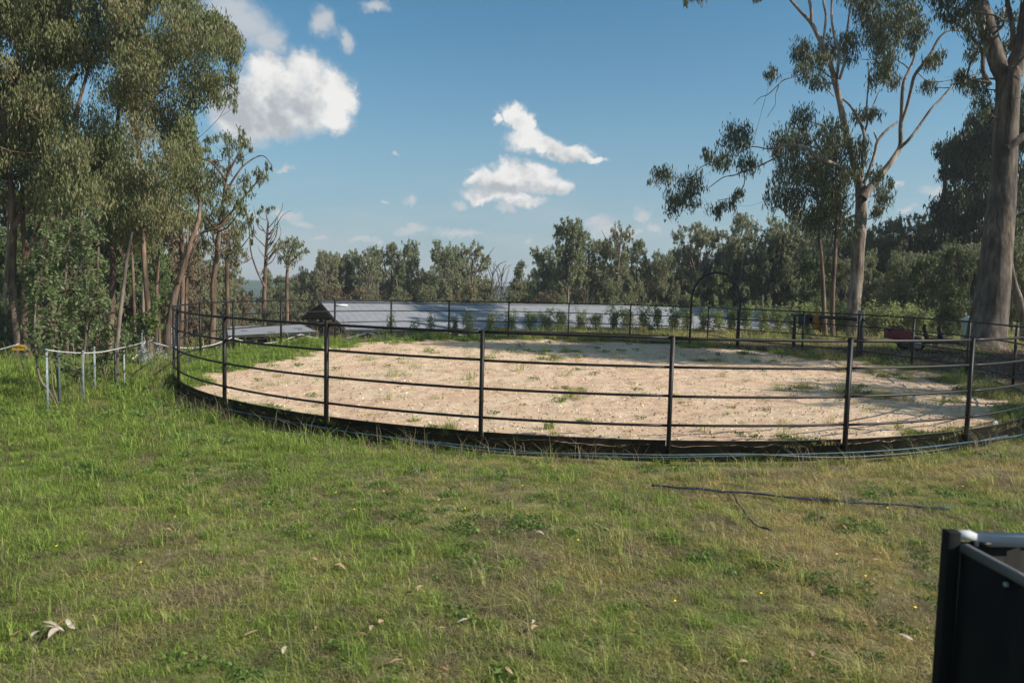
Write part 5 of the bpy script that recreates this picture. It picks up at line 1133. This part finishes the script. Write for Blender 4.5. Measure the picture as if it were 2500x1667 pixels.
# ------------------------------------------------------------------ hedge
def shrub_kind(seed, H, w, n, leaf, ll, lw):
    r = np.random.default_rng(seed); sb = MB(); cb = MB()
    for k in range(7):
        a = r.uniform(0, 6.28); o = w*r.uniform(.2, .8); p = smooth_path(np.array([[0, 0, 0], [o*.4*math.cos(a), o*.4*math.sin(a), H*.4], [o*math.cos(a), o*math.sin(a), H*r.uniform(.7, .98)]]), 3); sb.tube(p, np.linspace(.02, .006, len(p)), 4)
        for j in range(5):
            q = p[r.integers(2, len(p))]; c = q+r.normal(size=3)*[w*.35, w*.35, .1*H]; c[2] = max(.12*H, min(H, c[2])); m_ = n//35
            leaf_mesh(cb, c+r.normal(size=(m_, 3))*[w*.22, w*.22, .09*H], ll, lw, r, droop=-.5, spread=.9)
    return [('stem', sb.mesh('stem', 'bark_twig', True)), ('crown', cb.mesh('crown', leaf))]
SH = [shrub_kind(400+i, 1.6, .34, 1050, 'leaf_hedge', .16, .045) for i in range(4)]
SHD = [shrub_kind(420+i, 1.6, .36, 1300, 'leaf_far', .14, .04) for i in range(2)]
hedge = [(953,775),(1008,787),(1053,778),(1110,770),(1148,764),(1200,762),(1247,758),(1293,757),(1338,756),(1372,757),(1420,755),(1457,761),(1498,748),(1533,752),(1574,744),(1607,744),(1645,746),(1680,748),(1722,739),(1758,750),(1785,739),(1822,739),(1868,739),(1905,743),(1940,745),(1975,738),(2008,744),(2045,742),(2078,748),(2120,752),(2150,744),(2185,742),(2215,748),(2245,752)]
ordw = ['first', 'second', 'third', 'fourth', 'fifth', 'sixth', 'seventh', 'eighth', 'ninth', 'tenth', 'eleventh', 'twelfth', 'thirteenth', 'fourteenth', 'fifteenth', 'sixteenth', 'seventeenth', 'eighteenth', 'nineteenth', 'twentieth', 'twenty-first', 'twenty-second', 'twenty-third', 'twenty-fourth', 'twenty-fifth']
tail = ['feathery', 'orange-tipped', 'pale', 'thick', 'ragged', 'sparse', 'twiggy', 'yellowish', 'broad']
for i, (x, top) in enumerate(hedge):
    D = 43+.0006*max(0, x-1500)*3+random.uniform(-.4, .4); t = at(x, top, D); z0 = float(T(t[0], t[1])); H = t[2]-z0
    K_ = (SHD if i < 6 else SH); K_ = K_[i % len(K_)]
    lb = ('small dark' if i < 6 else 'light green')+' hedge shrub, '+ordw[i]+' from the gable end of the shed' if i < 25 else tail[i-25]+' yellow-green shrub of the hedge '+('between the slim stems and the pale trunk' if i < 29 else 'right of the pale trunk behind the trailer')
    root = empty('hedge_shrub', (t[0], t[1], z0), lb, 'shrub', 'young hedge shrubs in a row', rz=random.uniform(0, 6.28)); sx = (1.0 if i < 6 else 1.1 if i < 12 else 1.2 if i < 25 else 1.8)*random.uniform(.85, 1.15); root.scale = (sx, sx, max(.5, H/1.62))
    for n_, me in K_:
        o = bpy.data.objects.new(n_, me); COL.objects.link(o); o.parent = root

# ------------------------------------------------------------------ grass
def grassmat(name, greens, drys, bias):
    m = bpy.data.materials.new(name); m.use_nodes = True; nt = m.node_tree; N = nt.nodes; K = nt.links
    b = N['Principled BSDF']; b.inputs['Roughness'].default_value = .6; b.inputs['Specular IOR Level'].default_value = .25
    g = N.new('ShaderNodeNewGeometry'); oi = N.new('ShaderNodeObjectInfo')
    def noise(s, d):
        n = N.new('ShaderNodeTexNoise'); n.inputs['Scale'].default_value = s; n.inputs['Detail'].default_value = d; K.new(g.outputs['Position'], n.inputs['Vector']); return n.outputs[0]
    def ramp(v, ps):
        r = N.new('ShaderNodeValToRGB'); e = r.color_ramp.elements; e[0].position = ps[0][0]; e[0].color = (*ps[0][1], 1); e[1].position = ps[-1][0]; e[1].color = (*ps[-1][1], 1)
        for p, c in ps[1:-1]:
            x = e.new(p); x.color = (*c, 1)
        K.new(v, r.inputs[0]); return r.outputs[0]
    def math_(op, a, c, k=None):
        n = N.new('ShaderNodeMath'); n.operation = op
        for i, v in enumerate((a, c, k)):
            if v is None: continue
            if isinstance(v, (int, float)): n.inputs[i].default_value = v
            else: K.new(v, n.inputs[i])
        return n.outputs[0]
    rnd = g.outputs['Random Per Island']; gr = ramp(rnd, [(0, greens[0]), (.55, greens[1]), (1, greens[2])]); dr = ramp(rnd, [(0, drys[0]), (.5, drys[1]), (1, drys[2])])
    sx = N.new('ShaderNodeSeparateXYZ'); K.new(g.outputs['Position'], sx.inputs[0])
    v = math_('MULTIPLY_ADD', noise(.45, 4), 2.2, bias); v = math_('MULTIPLY_ADD', noise(2.1, 3), 1.2, v); v = math_('MULTIPLY_ADD', oi.outputs['Random'], .5, v); v = math_('MULTIPLY_ADD', rnd, .3, v); v = math_('MULTIPLY_ADD', math_('MAXIMUM', math_('MINIMUM', sx.outputs[0], 3.0), -6.0), .11, v)
    cl = N.new('ShaderNodeClamp'); K.new(v, cl.inputs[0])
    mx = N.new('ShaderNodeMix'); mx.data_type = 'RGBA'; K.new(cl.outputs[0], mx.inputs[0]); K.new(gr, mx.inputs[6]); K.new(dr, mx.inputs[7]); K.new(mx.outputs[2], b.inputs['Base Color'])
    t = N.new('ShaderNodeBsdfTranslucent'); K.new(mx.outputs[2], t.inputs[0]); ms = N.new('ShaderNodeMixShader'); ms.inputs[0].default_value = .38
    K.new(b.outputs[0], ms.inputs[1]); K.new(t.outputs[0], ms.inputs[2]); K.new(ms.outputs[0], N['Material Output'].inputs[0]); MATS[name] = m
G3 = [(.135,.21,.028), (.235,.325,.05), (.34,.415,.10)]; D3 = [(.34,.25,.075), (.51,.38,.14), (.66,.52,.27)]
grassmat('grass_green', G3, D3, -2.05); grassmat('grass_mixed', G3, D3, -1.6); grassmat('grass_dry', [(.10,.10,.035), (.18,.16,.07), (.26,.22,.11)], [(.18,.14,.075), (.30,.24,.14), (.44,.36,.23)], -1.4)
grassmat('weed_green', [(.08,.135,.028), (.13,.21,.045), (.19,.27,.075)], [(.06,.10,.03), (.09,.13,.04), (.16,.17,.07)], -2.2)
def blades(n, R, h0, h1, w, lean, seed, curl=.5):
    r = np.random.default_rng(seed); a = r.uniform(0, 6.283, n); q = R*np.sqrt(r.random(n)); b = np.stack([q*np.cos(a), q*np.sin(a), np.full(n, -.015)], 1)
    h = r.uniform(h0, h1, n)[:, None]; th = r.uniform(0, 6.283, n); d = np.stack([np.cos(th), np.sin(th), 0*th], 1); u = np.stack([-np.sin(th), np.cos(th), 0*th], 1)
    ln = lean*r.uniform(.2, 1.4, (n, 1)); W = w*r.uniform(.6, 1.3, (n, 1)); z = np.array([[0, 0, 1.]])
    m_ = b+d*h*ln*.35+z*h*.6; t = b+d*h*ln*(1+curl)+z*h*(1-.25*np.minimum(ln, 1.5))
    v = np.stack([b-u*W*.5, b+u*W*.5, m_+u*W*.42, m_-u*W*.42, t], 1).reshape(-1, 3); i = np.arange(n)[:, None]*5
    mb = MB(); mb.add(v, i+np.array([[0, 1, 2, 3]])); mb.f3.append(i+np.array([[3, 2, 4]])); return mb
def broad(n, R, seed, L=.05, W=.022):
    r = np.random.default_rng(seed); mb = MB(); a = r.uniform(0, 6.283, n); q = R*np.sqrt(r.random(n)); c = np.stack([q*np.cos(a), q*np.sin(a), r.uniform(.01, .05, n)], 1)
    leaf_mesh(mb, c, L, W, r, droop=-.25, spread=1.2); return mb
src = bpy.data.collections.new('grass_tufts')
tufts = [(blades(44, .10, .035, .085, .0042, .9, 1), 'grass_mixed'), (blades(40, .10, .05, .11, .0045, .8, 2), 'grass_green'), (blades(36, .11, .04, .10, .0036, 1.1, 3), 'grass_dry'), (blades(34, .09, .03, .075, .005, 1.0, 4), 'grass_mixed'),
         (broad(26, .10, 5), 'weed_green'), (blades(26, .07, .12, .24, .0055, .7, 6, .8), 'grass_green'), (blades(11, .08, .2, .42, .0042, .55, 7, 1.0), 'grass_dry'), (blades(40, .10, .03, .07, .004, 1.2, 8), 'grass_dry')]
for i, (mb, mt) in enumerate(tufts):
    o = bpy.data.objects.new('tuft_%02d' % i, mb.mesh('tuft', mt)); src.objects.link(o)
def scatter(name, pts, idx, scl, label):
    r = np.random.default_rng(len(pts)); me = bpy.data.meshes.new(name); n = len(pts); me.vertices.add(n); me.vertices.foreach_set('co', pts.astype(np.float32).ravel())
    for nm, val, ty in (('idx', idx.astype(np.int32), 'INT'), ('scl', scl.astype(np.float32), 'FLOAT'), ('rot', r.uniform(0, 6.28, n).astype(np.float32), 'FLOAT')):
        a = me.attributes.new(nm, ty, 'POINT'); a.data.foreach_set('value', val)
    o = put(name, me); ng = bpy.data.node_groups.new(name, 'GeometryNodeTree'); ng.interface.new_socket('Geometry', in_out='INPUT', socket_type='NodeSocketGeometry'); ng.interface.new_socket('Geometry', in_out='OUTPUT', socket_type='NodeSocketGeometry')
    N = ng.nodes; K = ng.links; gi = N.new('NodeGroupInput'); go = N.new('NodeGroupOutput'); ip = N.new('GeometryNodeInstanceOnPoints'); ci = N.new('GeometryNodeCollectionInfo')
    ci.inputs['Collection'].default_value = src; ci.inputs['Separate Children'].default_value = True; ci.inputs['Reset Children'].default_value = True
    def na(nm, ty):
        x = N.new('GeometryNodeInputNamedAttribute'); x.data_type = ty; x.inputs['Name'].default_value = nm; return x.outputs[0]
    K.new(gi.outputs[0], ip.inputs['Points']); K.new(ci.outputs[0], ip.inputs['Instance']); ip.inputs['Pick Instance'].default_value = True; K.new(na('idx', 'INT'), ip.inputs['Instance Index'])
    cx = N.new('ShaderNodeCombineXYZ'); K.new(na('rot', 'FLOAT'), cx.inputs[2]); K.new(cx.outputs[0], ip.inputs['Rotation']); K.new(na('scl', 'FLOAT'), ip.inputs['Scale']); K.new(ip.outputs[0], go.inputs[0])
    md = o.modifiers.new('scatter', 'NODES'); md.node_group = ng; tag(o, label, 'grass', kind='stuff'); return o
def grass():
    r = np.random.default_rng(9); P = []; I = []; Sc = []
    for (d0, d1, dn, s0) in ((3.6, 7, 230, .80), (7, 10.5, 170, .9), (10.5, 15, 95, 1.2), (15, 24, 42, 1.9), (24, 46, 13, 3.0)):
        hw = lambda d: .73*d
        area = (d1**2-d0**2)*.73; n = int(area*dn); d = np.sqrt(r.uniform(d0**2, d1**2, n)); x = d*r.uniform(-.75, .75, n); y = d*1.0
        rr_ = np.hypot(x-YC[0], y-YC[1]); li = litter(x, y); s = (x+9.9)*-.425+(y-43.6)*.905
        keep = (rr_ > YR+.06) & (r.random(n) > li*.93) & (s < -1.5) & ~((x > 2.0) & (y < 3.4))
        x, y, rr_ = x[keep], y[keep], rr_[keep]; n = len(x); rim = S((.55-(rr_-YR))/.5)
        lush = S((-x-1.5+3*(vnoise(x*.4, y*.4, 31)-.5))/6)
        u = r.random(n); patch = vnoise(x*.9, y*.9, 32)*.6+vnoise(x*2.7, y*2.7, 33)*.4; wd = vnoise(x*1.1, y*1.1, 34)*.5+vnoise(x*3.2, y*3.2, 37)*.5
        idx = np.where(u < .30+.1*lush, 0, np.where(u < .55+.2*lush, 1, np.where(u < .75, 3, 7)))
        idx = np.where((patch > .60-.0*lush) & (u > .35+.3*lush), 2, idx); idx = np.where((patch < .36) & (u > .5), 7, idx)
        idx = np.where((wd > .62) & (u < .14), 4, idx)
        idx = np.where(r.random(n) < .02+.03*lush, 5, idx); idx = np.where(r.random(n) < .012, 6, idx)
        idx = np.where((rim > .1) & (r.random(n) < .10), 5, idx); idx = np.where((rim > .1) & (r.random(n) < .11), 6, idx)
        sc_ = s0*r.uniform(.7, 1.3, n)*(.75+.5*vnoise(x*1.6, y*1.6, 35))*(1+.12*lush)*(1-.25*rim)
        P.append(np.stack([x, y, T(x, y)], 1)); I.append(idx); Sc.append(sc_)
    scatter('grass', np.concatenate(P), np.concatenate(I), np.concatenate(Sc), 'mown green and straw-coloured grass of the lawn and the ground round the yard')
    # grass and weeds that have crept into the yard
    n = 60000; a = r.uniform(0, 6.283, n); q = YR*np.sqrt(r.random(n))-.08; x = YC[0]+q*np.cos(a); y = YC[1]+q*np.sin(a); g = green_edge(x, y); keep = r.random(n) < g*.62+.006
    x, y = x[keep], y[keep]; n = len(x); idx = r.choice([0, 1, 3, 4, 5, 7], n, p=[.25, .25, .2, .12, .08, .10])
    scatter('yard_weeds', np.stack([x, y, sand_z(x, y)], 1), idx, r.uniform(.7, 1.5, n)*(1+.03*(y-11)), 'low grass and weeds creeping into the sand from the rim')
grass()

def chips():
    r = np.random.default_rng(12); n = 13000; a = r.uniform(0, 6.283, n); q = (YR-.1)*np.sqrt(r.random(n)); x = YC[0]+q*np.cos(a); y = YC[1]+q*np.sin(a)
    keep = r.random(n) < np.exp(-(y-11)/14); x, y = x[keep], y[keep]; n = len(x); c = np.stack([x, y, sand_z(x, y)+.012], 1)
    mb = MB(); leaf_mesh(mb, c, .07, .03, r, droop=0, spread=1); 
    m = leafmat('chip', [(.20,.14,.09), (.42,.31,.21), (.65,.51,.37), (.78,.65,.5)], 0, 0); o = mb.obj('wood_chips', 'chip'); tag(o, 'dark and pale chips strewn over the sand of the yard', 'wood chips', kind='stuff')
    n = 9000; x = r.uniform(7, 30, n); y = r.uniform(15, 38, n); l = litter(x, y); keep = r.random(n) < l; x, y = x[keep], y[keep]; c = np.stack([x, y, T(x, y)+.02], 1)
    mb = MB(); leaf_mesh(mb, c, .11, .04, r, droop=0, spread=1); leafmat('litterleaf', [(.06,.035,.025), (.14,.08,.05), (.26,.16,.10), (.36,.26,.17)], 0, 0); o = mb.obj('leaf_litter', 'litterleaf'); tag(o, 'brown bark and leaf litter under the gums on the right', 'leaf litter', kind='stuff')
chips()

# weeds and tussocks that stand on their own
for i, (x, y, n, h, lb, mt) in enumerate([(1755, 873, 26, .34, 'spiky dark weed in the shaded sand below the gate arch', 'weed_green'), (1905, 876, 14, .22, 'small spiky weed in the sand below the tie rail', 'weed_green'), (2152, 889, 90, .85, 'large dark strappy tussock outside the kick board below the trailer', 'weed_green'),
        (1350, 880, 30, .22, 'yellow-green weed tuft in the far middle of the sand', 'grass_green'), (1417, 882, 30, .2, 'pale low weed tuft right of the yellow-green one', 'grass_mixed'), (2060, 955, 22, .26, 'upright green weed left of the sixth near post', 'grass_green'), (1870, 1012, 26, .2, 'brownish weed clump in the sand between the near posts', 'grass_dry'),
        (1790, 1005, 26, .16, 'flat green weed patch beside the brownish clump', 'grass_mixed'), (1715, 1070, 20, .2, 'green spiky weed just inside the near kick board', 'grass_green'), (2190, 1062, 24, .24, 'weed tuft at the kick board near the right post', 'grass_green'), (1015, 1045, 30, .12, 'green weed tuft on the sand by the kick board, near the middle post', 'grass_green'), (1340, 1062, 34, .28, 'tall grass tuft poking over the kick board between two near posts', 'grass_green')]):
    g = ground_hit(x, y); rr_ = np.hypot(g[0]-YC[0], g[1]-YC[1]); z = float(sand_z(g[0], g[1])) if rr_ < YR else g[2]
    k = (h/.26)**.5; mb = blades(n, .10*k*(1.4 if n > 60 else 1), h*.45, h, .016 if n < 60 else .022, .8, 500+i, .7); o = mb.obj('weed', mt); o.location = (g[0], g[1], z); tag(o, lb, 'weed', 'single weeds in and round the sand')

# ------------------------------------------------------------------ fallen leaves and flowers
def fallen():
    A = lambda zx, zy: (zx/2.94, 1200+zy/2.94); B = lambda zx, zy: (800+zx/2.94, 1200+zy/2.94); C_ = lambda zx, zy: (1600+zx/2.765, 1100+zy/2.765)
    L_ = [(A(1200,318),'tan'),(A(2250,530),'tan'),(A(2280,1030),'tan'),(A(2045,1197),'pale'),(A(1800,1070),'tan'),(A(1250,220),'tan'),(A(120,1075),'red'),(B(410,925),'red'),(B(390,990),'tan'),(B(320,1035),'tan'),(B(240,1085),'red'),(B(965,978),'pale'),(B(810,1040),'tan'),(B(1470,985),'pale'),(B(1490,1035),'tan'),
          (B(2180,1047),'red'),(B(1310,1345),'tan'),(B(1960,690),'tan'),(B(670,745),'tan'),(B(1520,340),'pale'),(B(85,590),'tan'),(B(880,20),'tan'),(B(830,1330),'red'),(B(500,1280),'tan'),(C_(850,745),'red'),(C_(270,1375),'tan'),(C_(1045,1420),'tan'),(C_(590,1480),'tan'),(C_(1690,1305),'pale'),(C_(1470,775),'tan'),(C_(1530,735),'tan'),(C_(90,420),'pale'),(C_(455,300),'tan'),(C_(1265,550),'red'),(C_(925,1520),'red'),(C_(1240,310),'pale')]
    r = np.random.default_rng(8)
    def gum_leaf(parent, g, mt, Ln, name='fallen_leaf'):
        n = 7; t = np.linspace(0, 1, n); w = np.sin(t*math.pi)**.8*Ln*.15; a = r.uniform(0, 6.28); d = np.array([math.cos(a), math.sin(a), r.uniform(-.15, .3)]); s_ = np.array([-math.sin(a), math.cos(a), r.uniform(-.4, .4)]); bend = r.uniform(-.18, .18)
        v = []
        for ti, wi in zip(t, w):
            c = d*(ti-.5)*Ln+s_*bend*Ln*math.sin(ti*math.pi)+np.array([0, 0, .015*math.sin(ti*math.pi)]); v += [c-s_*wi, c+[0, 0, -.004], c+s_*wi]
        f = [[3*i+j, 3*i+j+1, 3*i+j+4, 3*i+j+3] for i in range(n-1) for j in (0, 1)]
        mb = MB(); mb.add(np.array(v), f); me = mb.mesh(name, mt, True); o = put(name, me, parent); o.location = tuple(g) if parent is None else tuple(np.array(g)-np.array(parent.location)); return o
    near = lambda p: ('beside the pale leaf sprig' if p[0] < 260 else 'in the lawn left of centre' if p[0] < 820 else 'in the cluster low in the lawn' if p[0] < 960 and p[1] > 1500 else 'in the middle of the lawn' if p[0] < 1500 else 'below the black hose' if p[1] < 1440 and p[0] < 2150 else 'near the charcoal enclosure' if p[0] > 2100 else 'low in the right half of the lawn')
    for p, c in L_:
        g = ground_hit(*p); g[2] += .055; o = gum_leaf(None, g, {'tan': 'leaf_dry_tan', 'red': 'leaf_dry_red', 'pale': 'leaf_dry_pale'}[c], r.uniform(.07, .12)); tag(o, {'tan': 'tan', 'red': 'reddish brown', 'pale': 'bleached'}[c]+' dry gum leaf lying '+near(p), 'leaf', 'dry gum leaves fallen on the lawn')
    g = ground_hit(120, 1560); g[2] += .05; root = empty('leaf_sprig', g, 'sprig of pale dry gum leaves lying in the grass at the lower left', 'sprig')
    mb = MB(); mb.tube([ground_hit(158, 1532)+[0, 0, .07], ground_hit(135, 1550)+[0, 0, .06], ground_hit(108, 1575)+[0, 0, .06]], .004, 5); mb.obj('twig', 'leaf_dry_red', root)
    for q in ((90, 1572), (118, 1556), (124, 1548), (148, 1558), (136, 1570), (170, 1546), (180, 1552)): gum_leaf(root, ground_hit(*q)+[0, 0, .07], 'leaf_dry_pale', r.uniform(.09, .13), 'dry_leaf')
    fl = [(400,1035),(417,1026),(424,1038),(445,985),(52,1148),(133,1370),(338,1412),(455,1015),(532,1130),(670,1163),(815,1225),(860,1275),(932,1230),(1065,1252),(1130,1268),(1270,1214),(1405,1350),(1640,1158),(2160,1270),(1850,1483),(1640,1495),(2105,1435),(2035,1380),(2345,1205),(1345,1165),(1060,1190),(800,1085),(2225,1522),(500,1085),(640,1072)]
    for i, q in enumerate(fl):
        g = ground_hit(*q); h = r.uniform(.09, .15); root = empty('yellow_flower', g, 'tiny yellow dandelion-like flower on a thin stalk in the lawn', 'flower', 'yellow flowers dotted over the lawn')
        mb = MB(); mb.tube([(0, 0, 0), (.01, 0, h*.6), (.015, .0, h)], .0015, 4); mb.obj('stalk', 'weed_green', root, world=False)
        mb = MB(); n = 10; v = [(.015, 0, h+.004)]+[(.015+.017*(1 if k % 2 else .8)*math.cos(k*.628), .017*(1 if k % 2 else .8)*math.sin(k*.628), h+.008) for k in range(n)]+[(.015, 0, h-.006)]
        mb.add(v, [[0, 1+k, 1+(k+1) % n] for k in range(n)]+[[n+1, 1+(k+1) % n, 1+k] for k in range(n)]); mb.obj('petals', 'petal_yellow', root, world=False)
fallen()
